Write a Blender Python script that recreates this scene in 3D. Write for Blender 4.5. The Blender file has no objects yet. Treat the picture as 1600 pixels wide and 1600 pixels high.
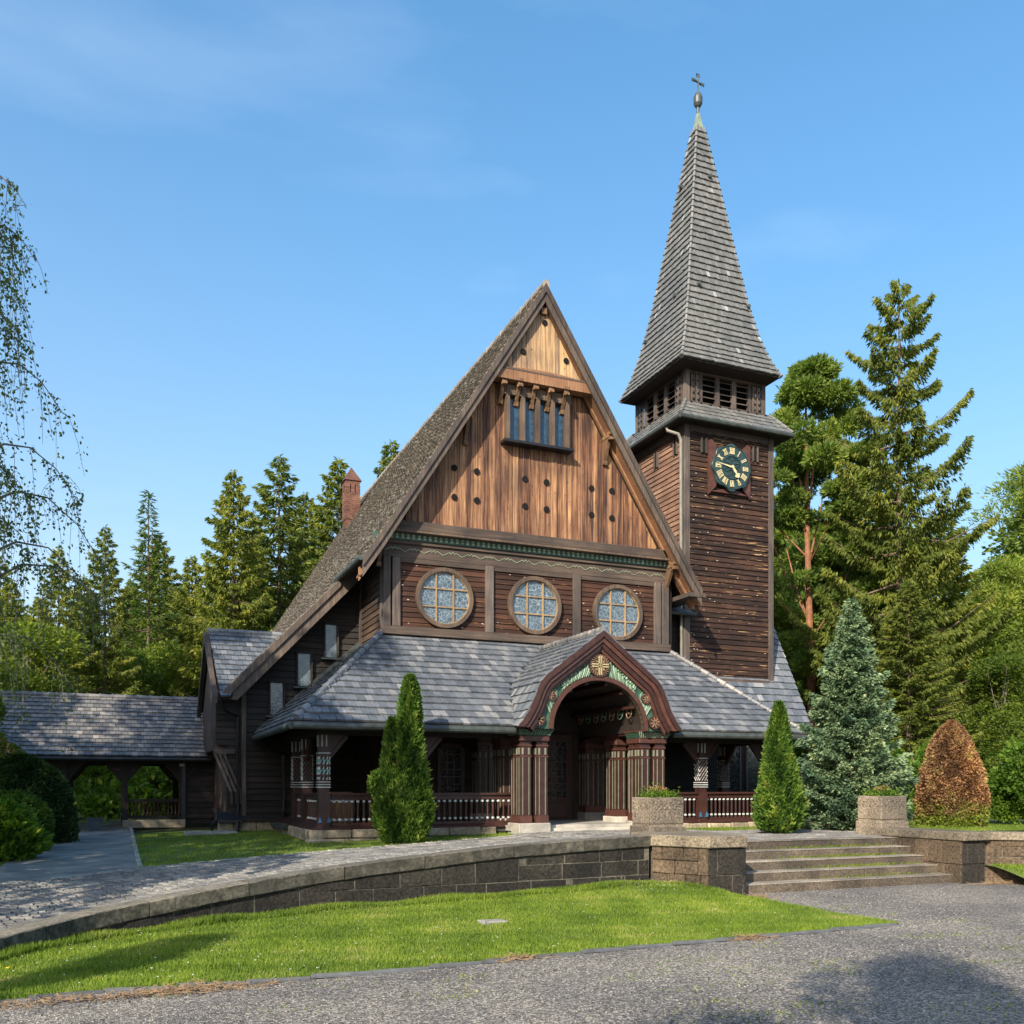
import bpy, math, random
import numpy as np
from mathutils import Vector, Matrix
R=math.radians
rng=np.random.default_rng(7); random.seed(7)
sc=bpy.context.scene
C=bpy.data.collections.new('scene'); sc.collection.children.link(C)
# ------------------------------------------------------------ camera
F=1452/1600; YAW=R(22.95); HC=1.9
cam=bpy.data.cameras.new('camera'); co=bpy.data.objects.new('camera',cam); C.objects.link(co)
cam.sensor_width=36; cam.sensor_fit='HORIZONTAL'; cam.lens=36*F; cam.shift_y=(1228-800)/1600; cam.clip_start=.1; cam.clip_end=2000
co.location=(0,0,HC); co.rotation_euler=(R(90),0,-YAW); sc.camera=co
# ------------------------------------------------------------ light
SD=Vector((-1,-.93,.80)).normalized()
el=math.asin(SD.z); az=math.atan2(SD.x,SD.y)
w=bpy.data.worlds.new('World'); sc.world=w; w.use_nodes=True
nt=w.node_tree; bg=nt.nodes['Background']
sky=nt.nodes.new('ShaderNodeTexSky'); sky.sky_type='NISHITA'; sky.sun_disc=False
sky.sun_elevation=el; sky.sun_rotation=az; sky.air_density=1.0; sky.dust_density=2.2; sky.ozone_density=2.5; sky.altitude=50
tcw=nt.nodes.new('ShaderNodeTexCoord'); mpw=nt.nodes.new('ShaderNodeMapping'); mpw.inputs['Scale'].default_value=(1.0,1.6,4.5); mpw.inputs['Rotation'].default_value=(R(8),R(-14),0); mpw.inputs['Location'].default_value=(.3,.2,.1)
nzw=nt.nodes.new('ShaderNodeTexNoise'); nzw.inputs['Scale'].default_value=1.5; nzw.inputs['Detail'].default_value=7; nzw.inputs['Roughness'].default_value=.5
crw=nt.nodes.new('ShaderNodeValToRGB'); crw.color_ramp.elements[0].position=.56; crw.color_ramp.elements[1].position=.95; crw.color_ramp.elements[1].color=(.14,.14,.14,1)
mxw=nt.nodes.new('ShaderNodeMix'); mxw.data_type='RGBA'; mxw.inputs[7].default_value=(8.2,8.6,9.2,1)
nt.links.new(tcw.outputs['Generated'],mpw.inputs[0]); nt.links.new(mpw.outputs[0],nzw.inputs[0]); nt.links.new(nzw.outputs[0],crw.inputs[0])
nt.links.new(crw.outputs[0],mxw.inputs[0]); hs=nt.nodes.new('ShaderNodeHueSaturation'); hs.inputs['Hue'].default_value=.49; hs.inputs['Saturation'].default_value=1.5; hs.inputs['Value'].default_value=1.12; nt.links.new(sky.outputs[0],hs.inputs['Color']); hz=nt.nodes.new('ShaderNodeMix'); hz.data_type='RGBA'; hz.inputs[7].default_value=(3.1,3.4,3.65,1)
sxw=nt.nodes.new('ShaderNodeSeparateXYZ'); nt.links.new(tcw.outputs['Generated'],sxw.inputs[0])
mh=nt.nodes.new('ShaderNodeMath'); mh.operation='MULTIPLY'; mh.inputs[1].default_value=-2.7; nt.links.new(sxw.outputs[2],mh.inputs[0])
me_=nt.nodes.new('ShaderNodeMath'); me_.operation='EXPONENT'; nt.links.new(mh.outputs[0],me_.inputs[0])
mm_=nt.nodes.new('ShaderNodeMath'); mm_.operation='MINIMUM'; mm_.inputs[1].default_value=.85; nt.links.new(me_.outputs[0],mm_.inputs[0])
nt.links.new(mm_.outputs[0],hz.inputs[0]); nt.links.new(hs.outputs[0],hz.inputs[6]); nt.links.new(hz.outputs[2],mxw.inputs[6]); nt.links.new(mxw.outputs[2],bg.inputs[0]); bg.inputs[1].default_value=.145
sl=bpy.data.lights.new('sun','SUN'); sl.energy=4.6; sl.angle=R(.5); sl.color=(1,.90,.74)
so=bpy.data.objects.new('sun',sl); C.objects.link(so); so.rotation_euler=(-SD).to_track_quat('-Z','Y').to_euler(); so.location=(-20,-10,30)
sc.view_settings.view_transform='Standard'; sc.view_settings.look='None'; sc.view_settings.gamma=1; sc.view_settings.exposure=.86
sc.view_settings.use_curve_mapping=False
sc.render.engine='CYCLES'
# ------------------------------------------------------------ helpers
CS,SN=math.cos(YAW),math.sin(YAW)
def atz(px,py,z):
    a=(px-800)/1452; b=(1228-py)/1452; t=(z-HC)/b
    return Vector((t*(SN+a*CS),t*(CS-a*SN),z))
def atd(px,d,z=0):
    a=(px-800)/1452
    return Vector((d*(SN+a*CS),d*(CS-a*SN),z))
def zd(py,d): return HC+(1228-py)/1452*d
def interp(x,xs,ys): return float(np.interp(x,xs,ys))
def sstep(t): t=max(0,min(1,t)); return t*t*(3-2*t)
SMALL={'baluster_collars','studs','sill_studs','white_bands','carved_points','painted_triangles','white_flutes','cream_fillets','green_fillets','capital_tassels','muntins','capital_leaves','kerb_stones','path_edging','hip_tiles','neck_rings','petals','inner_buds','dial_relief'}
class MB:
    def __init__(s): s.v=[]; s.f=[]; s.r=[]
    def add(s,vs,fs,r=None):
        n=len(s.v); s.v+= [tuple(p) for p in vs]; r=random.random() if r is None else r
        for f in fs: s.f.append([n+i for i in f]); s.r.append(r)
        return s
    def box(s,x0,x1,y0,y1,z0,z1,r=None,j=0):
        vs=[(x0,y0,z0),(x1,y0,z0),(x1,y1,z0),(x0,y1,z0),(x0,y0,z1),(x1,y0,z1),(x1,y1,z1),(x0,y1,z1)]
        if j: vs=[tuple(c+random.uniform(-j,j) for c in p) for p in vs]
        return s.add(vs,[(0,3,2,1),(4,5,6,7),(0,1,5,4),(1,2,6,5),(2,3,7,6),(3,0,4,7)],r)
    def prism(s,poly,ax,a0,a1,r=None):
        # poly of 2D points; ax = extrusion axis
        n=len(poly)
        def P(p,a):
            return {'y':(p[0],a,p[1]),'x':(a,p[0],p[1]),'z':(p[0],p[1],a)}[ax]
        vs=[P(p,a0) for p in poly]+[P(p,a1) for p in poly]
        fs=[tuple(range(n))[::-1],tuple(range(n,2*n))]+[(i,(i+1)%n,n+(i+1)%n,n+i) for i in range(n)]
        return s.add(vs,fs,r)
    def beam(s,p,q,w,h,up=(0,0,1),r=None):
        p=Vector(p);q=Vector(q);d=(q-p).normalized();u=Vector(up)
        sd=d.cross(u)
        if sd.length<1e-4: sd=d.cross(Vector((0,1,0)))
        sd.normalize(); u=sd.cross(d).normalized()
        vs=[]
        for e in (p,q):
            for a,b in ((-1,-1),(1,-1),(1,1),(-1,1)): vs.append(e+sd*a*w/2+u*b*h/2)
        return s.add(vs,[(0,1,2,3),(7,6,5,4),(0,4,5,1),(1,5,6,2),(2,6,7,3),(3,7,4,0)],r)
    def tube(s,pts,rad,n=8,r=None):
        pts=[Vector(p) for p in pts]; rad=rad if isinstance(rad,(list,tuple)) else [rad]*len(pts)
        vs=[]; fs=[]; 
        for i,p in enumerate(pts):
            d=(pts[min(i+1,len(pts)-1)]-pts[max(i-1,0)]).normalized()
            a=d.cross(Vector((0,0,1))); a=a if a.length>.05 else d.cross(Vector((1,0,0))); a.normalize(); b=d.cross(a)
            for k in range(n):
                t=2*math.pi*k/n; vs.append(p+(a*math.cos(t)+b*math.sin(t))*rad[i])
        for i in range(len(pts)-1):
            for k in range(n):
                fs.append((i*n+k,i*n+(k+1)%n,(i+1)*n+(k+1)%n,(i+1)*n+k))
        fs.append(tuple(range(n))); fs.append(tuple(range((len(pts)-1)*n,len(pts)*n))[::-1])
        return s.add(vs,fs,r)
    def disc(s,c,rad,y0,y1,n=24,r=None):
        return s.prism([(c[0]+rad*math.cos(2*math.pi*k/n),c[1]+rad*math.sin(2*math.pi*k/n)) for k in range(n)],'y',y0,y1,r)
    def ring(s,c,r0,r1,y0,y1,n=40,rr=None,a0=0,a1=360):
        vs=[];fs=[]
        full=(a1-a0)>=360; m=n if full else n+1
        for k in range(m):
            t=R(a0+(a1-a0)*k/n)
            for rad in (r0,r1):
                for y in (y0,y1): vs.append((c[0]+rad*math.cos(t),y,c[1]+rad*math.sin(t)))
        for k in range(n):
            a=4*k; b=4*((k+1)%m)
            fs+=[(a,b,b+2,a+2),(a+1,a+3,b+3,b+1),(a,a+1,b+1,b),(a+2,b+2,b+3,a+3)]
        return s.add(vs,fs,rr)
    def chbox(s,x0,x1,y0,y1,z0,z1,c=.015,j=.004,r=None,org=None,ux=None,uy=None):
        # chamfered, slightly uneven block, optionally in a rotated frame
        L=[]
        for X,dx in ((x0,1),(x1,-1)):
            for Y,dy in ((y0,1),(y1,-1)):
                for Z,dz in ((z0,1),(z1,-1)):
                    jj=[random.uniform(-j,j) for _ in range(3)]
                    L+=[(X+jj[0],Y+dy*c+jj[1],Z+dz*c+jj[2]),(X+dx*c+jj[0],Y+jj[1],Z+dz*c+jj[2]),(X+dx*c+jj[0],Y+dy*c+jj[1],Z+jj[2])]
        def I(a,b,g,k): return (a*4+b*2+g)*3+k
        fs=[]
        for a in (0,1): fs.append([I(a,0,0,0),I(a,1,0,0),I(a,1,1,0),I(a,0,1,0)][::(-1 if a==0 else 1)])
        for b in (0,1): fs.append([I(0,b,0,1),I(1,b,0,1),I(1,b,1,1),I(0,b,1,1)][::(1 if b==0 else -1)])
        for g in (0,1): fs.append([I(0,0,g,2),I(1,0,g,2),I(1,1,g,2),I(0,1,g,2)][::(-1 if g==0 else 1)])
        for a in (0,1):
            for b in (0,1): fs.append([I(a,b,0,0),I(a,b,1,0),I(a,b,1,1),I(a,b,0,1)])
            for g in (0,1): fs.append([I(a,0,g,0),I(a,1,g,0),I(a,1,g,2),I(a,0,g,2)])
        for b in (0,1):
            for g in (0,1): fs.append([I(0,b,g,1),I(1,b,g,1),I(1,b,g,2),I(0,b,g,2)])
        for a in (0,1):
            for b in (0,1):
                for g in (0,1): fs.append([I(a,b,g,0),I(a,b,g,1),I(a,b,g,2)])
        if org is not None: L=[(org[0]+ux[0]*p[0]+uy[0]*p[1],org[1]+ux[1]*p[0]+uy[1]*p[1],p[2]) for p in L]
        return s.add(L,fs,r)
    def build(s,name,mat,parent=None,label=None,kind=None,smooth=False,bevel=0):
        if name in SMALL: kind='stuff'
        me=bpy.data.meshes.new(name); me.from_pydata(s.v,[],s.f); me.update()
        at=me.attributes.new('rnd','FLOAT','FACE'); at.data.foreach_set('value',s.r)
        if smooth: me.polygons.foreach_set('use_smooth',[True]*len(me.polygons))
        return link(name,me,mat,parent,label,kind,bevel)
def link(name,me,mat,parent=None,label=None,kind=None,bevel=0):
    if mat and not me.materials: me.materials.append(mat)
    o=bpy.data.objects.new(name,me); C.objects.link(o)
    if parent:
        o.parent=parent
        if parent.name in WR: o.matrix_parent_inverse=Matrix.Translation(-Vector(parent.location))
    if label: o['label']=label
    if kind: o['kind']=kind
    if bevel:
        b=o.modifiers.new('bevel','BEVEL'); b.width=bevel; b.segments=1; b.limit_method='ANGLE'; b.harden_normals=False
    return o
def npmesh(name,V,Fc,rnd=None,mats=None,midx=None,smooth=False):
    me=bpy.data.meshes.new(name); V=np.asarray(V,np.float32).reshape(-1,3); Fc=np.asarray(Fc,np.int32); k=Fc.shape[1]; n=len(Fc)
    me.vertices.add(len(V)); me.vertices.foreach_set('co',V.ravel())
    me.loops.add(n*k); me.loops.foreach_set('vertex_index',Fc.ravel())
    me.polygons.add(n); me.polygons.foreach_set('loop_start',np.arange(0,n*k,k,dtype=np.int32)); 
    if smooth: me.polygons.foreach_set('use_smooth',np.ones(n,bool))
    me.update(calc_edges=True)
    at=me.attributes.new('rnd','FLOAT','FACE'); at.data.foreach_set('value',(rng.random(n) if rnd is None else rnd).astype(np.float32))
    return me
def tag(o,label=None,cat=None,group=None,kind=None):
    if label:o['label']=label
    if cat:o['category']=cat
    if group:o['group']=group
    if kind:o['kind']=kind
    return o
WR=set()
def wthing(name,label,cat,loc,group=None):   # a thing whose parts are written in world coordinates
    o=thing(name,label,cat,loc,group); WR.add(o.name); return o
def thing(name,label,cat,loc=(0,0,0),group=None):
    o=bpy.data.objects.new(name,None); C.objects.link(o); o.location=loc; o.empty_display_size=.2
    return tag(o,label,cat,group)
def K(o,root):  # parent while keeping world coordinates
    o.parent=root; o.matrix_parent_inverse=root.matrix_basis.inverted(); return o
# ------------------------------------------------------------ materials
def mat(name): 
    m=bpy.data.materials.new(name); m.use_nodes=True; return m,m.node_tree,m.node_tree.nodes['Principled BSDF']
def N(nt,t,**kw):
    n=nt.nodes.new(t)
    for k,v in kw.items():
        if k in ('operation','blend_type','data_type','feature','distance','attribute_name','noise_dimensions','vector_type'): setattr(n,k,v)
        else: n.inputs[k.replace('_',' ')].default_value=v
    return n
def rndnode(nt):
    a=N(nt,'ShaderNodeAttribute',attribute_name='rnd'); b=nt.nodes.new('ShaderNodeObjectInfo')
    s=N(nt,'ShaderNodeMath',operation='ADD'); f=N(nt,'ShaderNodeMath',operation='FRACT')
    nt.links.new(a.outputs['Fac'],s.inputs[0]); nt.links.new(b.outputs['Random'],s.inputs[1]); nt.links.new(s.outputs[0],f.inputs[0]); return f.outputs[0]
def ramp(nt,fac,stops):
    r=nt.nodes.new('ShaderNodeValToRGB'); e=r.color_ramp.elements
    while len(e)<len(stops): e.new(.5)
    for q,(p,c) in zip(e,stops): q.position=p; q.color=(*c,1) if len(c)==3 else c
    nt.links.new(fac,r.inputs[0]); return r.outputs[0]
def noise(nt,scale,vec=None,detail=4,rough=.55,mapscale=None,off=None):
    n=N(nt,'ShaderNodeTexNoise',Scale=scale,Detail=detail,Roughness=rough)
    g=nt.nodes.new('ShaderNodeNewGeometry').outputs['Position'] if vec is None else vec
    if mapscale:
        m=nt.nodes.new('ShaderNodeMapping'); m.inputs['Scale'].default_value=mapscale; nt.links.new(g,m.inputs[0]); g=m.outputs[0]
        if off is not None:
            cmb=nt.nodes.new('ShaderNodeCombineXYZ'); mu=N(nt,'ShaderNodeMath',operation='MULTIPLY'); mu.inputs[1].default_value=37.; nt.links.new(off,mu.inputs[0])
            for i in range(3): nt.links.new(mu.outputs[0],cmb.inputs[i])
            ad=N(nt,'ShaderNodeVectorMath',operation='ADD'); nt.links.new(g,ad.inputs[0]); nt.links.new(cmb.outputs[0],ad.inputs[1]); g=ad.outputs[0]
    nt.links.new(g,n.inputs['Vector']); return n.outputs[0]
def mix(nt,fac,a,b,bt='MIX'):
    m=N(nt,'ShaderNodeMix',data_type='RGBA',blend_type=bt)
    for i,x in ((0,fac),(6,a),(7,b)):
        if isinstance(x,(int,float)): m.inputs[i].default_value=x
        elif isinstance(x,tuple): m.inputs[i].default_value=(*x,1)
        else: nt.links.new(x,m.inputs[i])
    return m.outputs[2]
def bump(nt,b,h,s=.3,d=.01):
    n=nt.nodes.new('ShaderNodeBump'); n.inputs['Strength'].default_value=s; n.inputs['Distance'].default_value=d; nt.links.new(h,n.inputs['Height']); nt.links.new(n.outputs[0],b.inputs['Normal'])
def wood(name,cols,axis,flecks=0,wear_glint=None,rough=.75,knots=0):
    m,nt,b=mat(name); r=rndnode(nt)
    ms={'z':(22,22,1.1),'x':(1.1,22,22),'y':(22,1.1,22)}[axis]
    g=noise(nt,1,mapscale=ms,off=r,detail=6,rough=.62)
    big=noise(nt,.9,detail=3)
    g2=N(nt,'ShaderNodeMath',operation='MULTIPLY_ADD'); g2.inputs[1].default_value=.30; nt.links.new(r,g2.inputs[0])
    s1=N(nt,'ShaderNodeMath',operation='MULTIPLY_ADD'); s1.inputs[1].default_value=1.15; s1.inputs[2].default_value=-.21; nt.links.new(g,s1.inputs[0]); nt.links.new(s1.outputs[0],g2.inputs[2])
    col=ramp(nt,g2.outputs[0],cols)
    dk=ramp(nt,big,[(.35,(.62,.62,.66)),(.65,(1.15,1.1,1.05))]); col=mix(nt,1.,col,dk,'MULTIPLY')
    if knots:
        v=N(nt,'ShaderNodeTexVoronoi',Scale=knots); mp=nt.nodes.new('ShaderNodeMapping'); mp.inputs['Scale'].default_value={'z':(1.6,1.6,.7),'x':(.7,1.6,1.6),'y':(1.6,.7,1.6)}[axis]
        nt.links.new(nt.nodes.new('ShaderNodeNewGeometry').outputs['Position'],mp.inputs[0]); nt.links.new(mp.outputs[0],v.inputs['Vector'])
        kf=ramp(nt,v.outputs['Distance'],[(.06,(1,1,1)),(.13,(0,0,0))]); col=mix(nt,kf,col,(.03,.015,.01))
    if flecks:
        v=N(nt,'ShaderNodeTexVoronoi',Scale=flecks); mp=nt.nodes.new('ShaderNodeMapping'); mp.inputs['Scale'].default_value={'z':(1,1,.5),'x':(.55,1,1.6),'y':(1,.55,1.6)}[axis]
        nt.links.new(nt.nodes.new('ShaderNodeNewGeometry').outputs['Position'],mp.inputs[0]); nt.links.new(mp.outputs[0],v.inputs['Vector'])
        kf=ramp(nt,v.outputs['Distance'],[(.05,(1,1,1)),(.10,(0,0,0))]); col=mix(nt,kf,col,(.62,.52,.40))
    if wear_glint:  # streaks of wear, with glints of grazing sun put into the colour
        ws={'x':(1.3,8,26),'y':(8,1.3,26),'z':(26,8,1.3)}[axis]
        wn=noise(nt,1,mapscale=ws,off=r,detail=5,rough=.7); wf=ramp(nt,wn,[(wear_glint[0],(0,0,0)),(wear_glint[0]+.07,(1,1,1))]); col=mix(nt,wf,col,wear_glint[1])
    nt.links.new(col,b.inputs['Base Color']); b.inputs['Roughness'].default_value=rough; b.inputs['Specular IOR Level'].default_value=.3
    bump(nt,b,g,.5,.006); return m
def plain(name,c,rough=.7,var=.25,metal=0,spec=.4,nscale=6):
    m,nt,b=mat(name); n=noise(nt,nscale,detail=6,rough=.6); r=rndnode(nt)
    lo=tuple(x*(1-var) for x in c); hi=tuple(min(1,x*(1+var)) for x in c)
    col=ramp(nt,n,[(.3,lo),(.7,hi)]); rv=ramp(nt,r,[(0,(.85,.85,.85)),(1,(1.15,1.15,1.15))]); col=mix(nt,1.,col,rv,'MULTIPLY')
    nt.links.new(col,b.inputs['Base Color']); b.inputs['Roughness'].default_value=rough; b.inputs['Metallic'].default_value=metal; b.inputs['Specular IOR Level'].default_value=spec
    bump(nt,b,n,.25,.006); return m
def slate(name,stops,moss=None,rough=.5):
    m,nt,b=mat(name); r=rndnode(nt); col=ramp(nt,r,stops)
    n=noise(nt,9,detail=6,rough=.7); col=mix(nt,.55,col,ramp(nt,n,[(.3,(.55,.55,.55)),(.7,(1.35,1.35,1.35))]),'MULTIPLY')
    big=noise(nt,.7,detail=4); col=mix(nt,.6,col,ramp(nt,big,[(.35,(.7,.72,.75)),(.65,(1.2,1.15,1.1))]),'MULTIPLY')
    if moss: 
        mn=noise(nt,3.5,detail=8,rough=.75); col=mix(nt,ramp(nt,mn,[(.48,(0,0,0)),(.62,(.85,.85,.85))]),col,moss)
    nt.links.new(col,b.inputs['Base Color']); b.inputs['Roughness'].default_value=rough; b.inputs['Specular IOR Level'].default_value=.5
    bump(nt,b,n,.4,.004); return m
def stone(name,stops,lichen=.0,lcol=(.45,.45,.40),scale=14,moss=0,runs=0,face=None):
    m,nt,b=mat(name); r=rndnode(nt)
    n=noise(nt,scale,detail=8,rough=.72); col=ramp(nt,n,stops)
    col=mix(nt,1.,col,ramp(nt,r,[(0,(.72,.72,.72)),(1,(1.28,1.25,1.2))]),'MULTIPLY')
    big=noise(nt,1.6,detail=5); col=mix(nt,.8,col,ramp(nt,big,[(.35,(.6,.6,.6)),(.65,(1.3,1.27,1.2))]),'MULTIPLY')
    if lichen:
        v=noise(nt,26,detail=3,rough=.6); v2=noise(nt,3,detail=3)
        s=N(nt,'ShaderNodeMath',operation='ADD'); nt.links.new(v,s.inputs[0]); nt.links.new(v2,s.inputs[1])
        col=mix(nt,ramp(nt,s.outputs[0],[(1.22-lichen,(0,0,0)),(1.27-lichen,(.8,.8,.8))]),col,lcol)
    if runs:
        v=noise(nt,1,mapscale=(9,9,.9),detail=5,rough=.7); col=mix(nt,ramp(nt,v,[(.68,(0,0,0)),(.76,(.75,.75,.75))]),col,(.42,.42,.40))
    if moss:
        v=noise(nt,5,detail=8,rough=.7); col=mix(nt,ramp(nt,v,[(.6-moss,(0,0,0)),(.7-moss,(.7,.7,.7))]),col,(.07,.09,.02))
    if face:   # upright faces are mixed towards a darker patchy tone, tops are not
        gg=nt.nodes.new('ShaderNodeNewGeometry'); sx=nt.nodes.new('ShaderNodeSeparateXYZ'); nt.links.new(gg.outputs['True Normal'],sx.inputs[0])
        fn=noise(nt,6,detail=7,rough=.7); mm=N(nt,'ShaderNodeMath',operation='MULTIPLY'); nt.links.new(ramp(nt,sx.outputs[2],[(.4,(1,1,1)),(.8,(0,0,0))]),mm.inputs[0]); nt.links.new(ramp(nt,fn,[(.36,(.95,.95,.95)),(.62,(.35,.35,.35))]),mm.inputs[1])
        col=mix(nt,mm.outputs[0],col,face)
    nt.links.new(col,b.inputs['Base Color']); b.inputs['Roughness'].default_value=.9; b.inputs['Specular IOR Level'].default_value=.3
    bump(nt,b,n,.7,.015); return m
def leaf(name,stops,trans=.35,tcol=None,hgrad=None):
    m,nt,b=mat(name); r=N(nt,'ShaderNodeAttribute',attribute_name='rnd').outputs['Fac']; col=ramp(nt,r,stops)
    oi=nt.nodes.new('ShaderNodeObjectInfo'); col=mix(nt,1.,col,ramp(nt,oi.outputs['Random'],[(0,(.8,.85,.85)),(1,(1.2,1.15,1.0))]),'MULTIPLY')
    n=noise(nt,.8,detail=3); col=mix(nt,.6,col,ramp(nt,n,[(.35,(.62,.7,.75)),(.65,(1.3,1.2,1.05))]),'MULTIPLY')
    if hgrad:
        tc=nt.nodes.new('ShaderNodeTexCoord'); sx=nt.nodes.new('ShaderNodeSeparateXYZ'); nt.links.new(tc.outputs['Object'],sx.inputs[0])
        n2=noise(nt,4,detail=3); ad=N(nt,'ShaderNodeMath',operation='MULTIPLY_ADD'); ad.inputs[1].default_value=.6; nt.links.new(n2,ad.inputs[0])
        d=N(nt,'ShaderNodeMath',operation='DIVIDE'); d.inputs[1].default_value=hgrad[1]; nt.links.new(sx.outputs[2],d.inputs[0]); nt.links.new(d.outputs[0],ad.inputs[2])
        f=ramp(nt,ad.outputs[0],[(.42,(1,1,1)),(.62,(0,0,0))]); col=mix(nt,f,col,hgrad[0])
    nt.links.new(col,b.inputs['Base Color']); b.inputs['Roughness'].default_value=.6; b.inputs['Specular IOR Level'].default_value=.25
    tr=nt.nodes.new('ShaderNodeBsdfTranslucent'); tcl=mix(nt,1.,col,(1.3,1.5,.6) if not tcol else tcol,'MULTIPLY'); nt.links.new(tcl,tr.inputs[0])
    ms=nt.nodes.new('ShaderNodeMixShader'); ms.inputs[0].default_value=trans; nt.links.new(b.outputs[0],ms.inputs[1]); nt.links.new(tr.outputs[0],ms.inputs[2]); nt.links.new(ms.outputs[0],nt.nodes['Material Output'].inputs[0]); return m
M={}
gc=[(.14,(.022,.015,.013)),(.34,(.07,.038,.027)),(.47,(.15,.072,.042)),(.56,(.23,.12,.065)),(.70,(.33,.19,.10)),(.82,(.48,.29,.13)),(.95,(.42,.31,.21))]
M['gable']=wood('gable_boards',gc,'z',knots=5.5)
M['gabletop']=wood('upper_gable_boards',[(.1,(.07,.05,.045)),(.4,(.25,.17,.11)),(.6,(.46,.30,.15)),(.9,(.62,.47,.28))],'z',knots=5)
M['tower']=wood('tower_boards',[(.1,(.009,.006,.005)),(.45,(.027,.014,.010)),(.7,(.055,.027,.017)),(.95,(.11,.055,.03))],'x',flecks=5.2,wear_glint=(.60,(.42,.25,.11)))
M['towerside']=wood('tower_side_boards',[(.1,(.07,.045,.035)),(.45,(.17,.10,.07)),(.7,(.26,.16,.11)),(.95,(.34,.2,.12))],'y',flecks=6,wear_glint=(.68,(.45,.24,.10)))
M['band']=wood('band_boards',[(.1,(.014,.008,.006)),(.5,(.045,.02,.013)),(.8,(.09,.04,.022)),(.95,(.15,.07,.035))],'x',flecks=5,wear_glint=(.63,(.45,.20,.06)))
M['wing']=wood('wing_boards',[(.1,(.008,.0075,.0075)),(.5,(.022,.0185,.0165)),(.9,(.055,.043,.035))],'x')
M['wingy']=wood('wing_side_boards',[(.1,(.02,.014,.011)),(.5,(.055,.037,.027)),(.9,(.12,.08,.055))],'y')
M['beam']=wood('grey_beams',[(.1,(.03,.026,.024)),(.5,(.085,.069,.06)),(.9,(.18,.145,.125))],'z')
M['beamx']=wood('grey_beams_level',[(.1,(.035,.027,.022)),(.5,(.08,.06,.048)),(.9,(.15,.115,.09))],'x')
M['barge']=wood('bargeboard_wood',[(.1,(.03,.025,.021)),(.5,(.08,.063,.052)),(.9,(.17,.135,.11))],'z')
M['soffit']=wood('soffit_wood',[(.1,(.12,.06,.035)),(.5,(.26,.14,.075)),(.9,(.38,.23,.12))],'z')
M['carved']=wood('carved_brackets',[(.1,(.05,.03,.02)),(.5,(.15,.09,.05)),(.9,(.36,.23,.12))],'z')
M['ringw']=wood('window_ring_wood',[(.1,(.045,.032,.025)),(.5,(.105,.075,.055)),(.9,(.20,.145,.10))],'z')
M['muntin']=plain('muntin_wood',(.27,.18,.095),.6)
M['red']=plain('red_brown_paint',(.042,.0175,.0135),.45,.3)
M['redl']=plain('red_brown_paint_worn',(.072,.029,.021),.5,.3)
M['dark']=plain('dark_interior_wood',(.022,.015,.012),.8,.3)
M['porchwall']=wood('porch_wall_boards',[(.1,(.016,.010,.008)),(.6,(.04,.025,.018)),(.9,(.07,.045,.03))],'x')
M['teal']=plain('green_paint',(.09,.155,.105),.5,.3,nscale=20)
M['teald']=plain('dark_green_paint',(.035,.075,.05),.5,.3)
M['mint']=plain('pale_green_paint',(.23,.27,.19),.55,.25)
M['cream']=plain('cream_gold_paint',(.36,.29,.16),.5,.25)
M['white']=plain('chalky_white_paint',(.40,.43,.42),.6,.2)
M['gold']=plain('gilded_metal',(.52,.45,.26),.4,.15)
M['clock']=plain('clock_green_enamel',(.022,.045,.045),.35,.4)
M['blue']=plain('blue_paint',(.03,.11,.22),.5,.2)
M['copper']=plain('weathered_copper',(.07,.082,.076),.5,.35,metal=.3)
M['copperp']=plain('pale_copper_pipe',(.17,.16,.135),.5,.25,metal=.2)
M['verdi']=plain('verdigris',(.19,.24,.18),.7,.4)
M['black']=plain('black_iron',(.015,.015,.016),.4,.3)
M['fillet']=plain('dull_fillet_paint',(.17,.18,.13),.6,.2)
M['void']=plain('hole_black',(.004,.004,.004),1,.1)
M['slate']=slate('slate_tiles',[(0,(.085,.097,.112)),(.4,(.115,.13,.15)),(.8,(.15,.162,.18)),(.95,(.20,.205,.21)),(1,(.28,.28,.29))])
M['slatesp']=slate('spire_slates',[(0,(.115,.118,.112)),(.5,(.14,.142,.136)),(.95,(.165,.165,.155)),(.985,(.2,.2,.2)),(1,(.32,.36,.36))])
M['slatew']=slate('walkway_tiles',[(0,(.12,.12,.122)),(.5,(.17,.167,.165)),(.85,(.23,.215,.20)),(1,(.32,.29,.26))])
M['slatem']=slate('mossy_roof_tiles',[(0,(.16,.142,.122)),(.5,(.23,.205,.175)),(1,(.31,.28,.245))],moss=(.20,.18,.14),rough=.85)
M['brick']=stone('red_brick',[(.3,(.09,.045,.036)),(.7,(.20,.10,.075))],scale=20)
M['mortar']=stone('lime_mortar',[(.3,(.06,.055,.048)),(.7,(.17,.155,.13))])
M['basalt']=stone('dark_basalt',[(.36,(.005,.005,.005)),(.64,(.045,.040,.034))],lichen=.04,scale=22,runs=1)
M['basalt_sunlit']=stone('sunlit_basalt',[(.36,(.02,.016,.013)),(.64,(.13,.095,.065))],lichen=.06,scale=22)  # warm sunlight on the sun-facing blocks is put into this paler colour
M['coping']=stone('dark_faced_coping',[(.35,(.07,.065,.055)),(.65,(.20,.185,.155))],lichen=.10,lcol=(.33,.34,.31),scale=18,moss=.0,face=(.020,.020,.015))
M['cheek']=stone('lichen_slab',[(.36,(.06,.05,.04)),(.63,(.27,.23,.175))],lichen=.08,lcol=(.42,.38,.28),scale=26)
M['step']=stone('worn_steps',[(.35,(.035,.029,.024)),(.65,(.16,.13,.10))],lichen=.05,lcol=(.40,.38,.33),scale=28)
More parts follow.
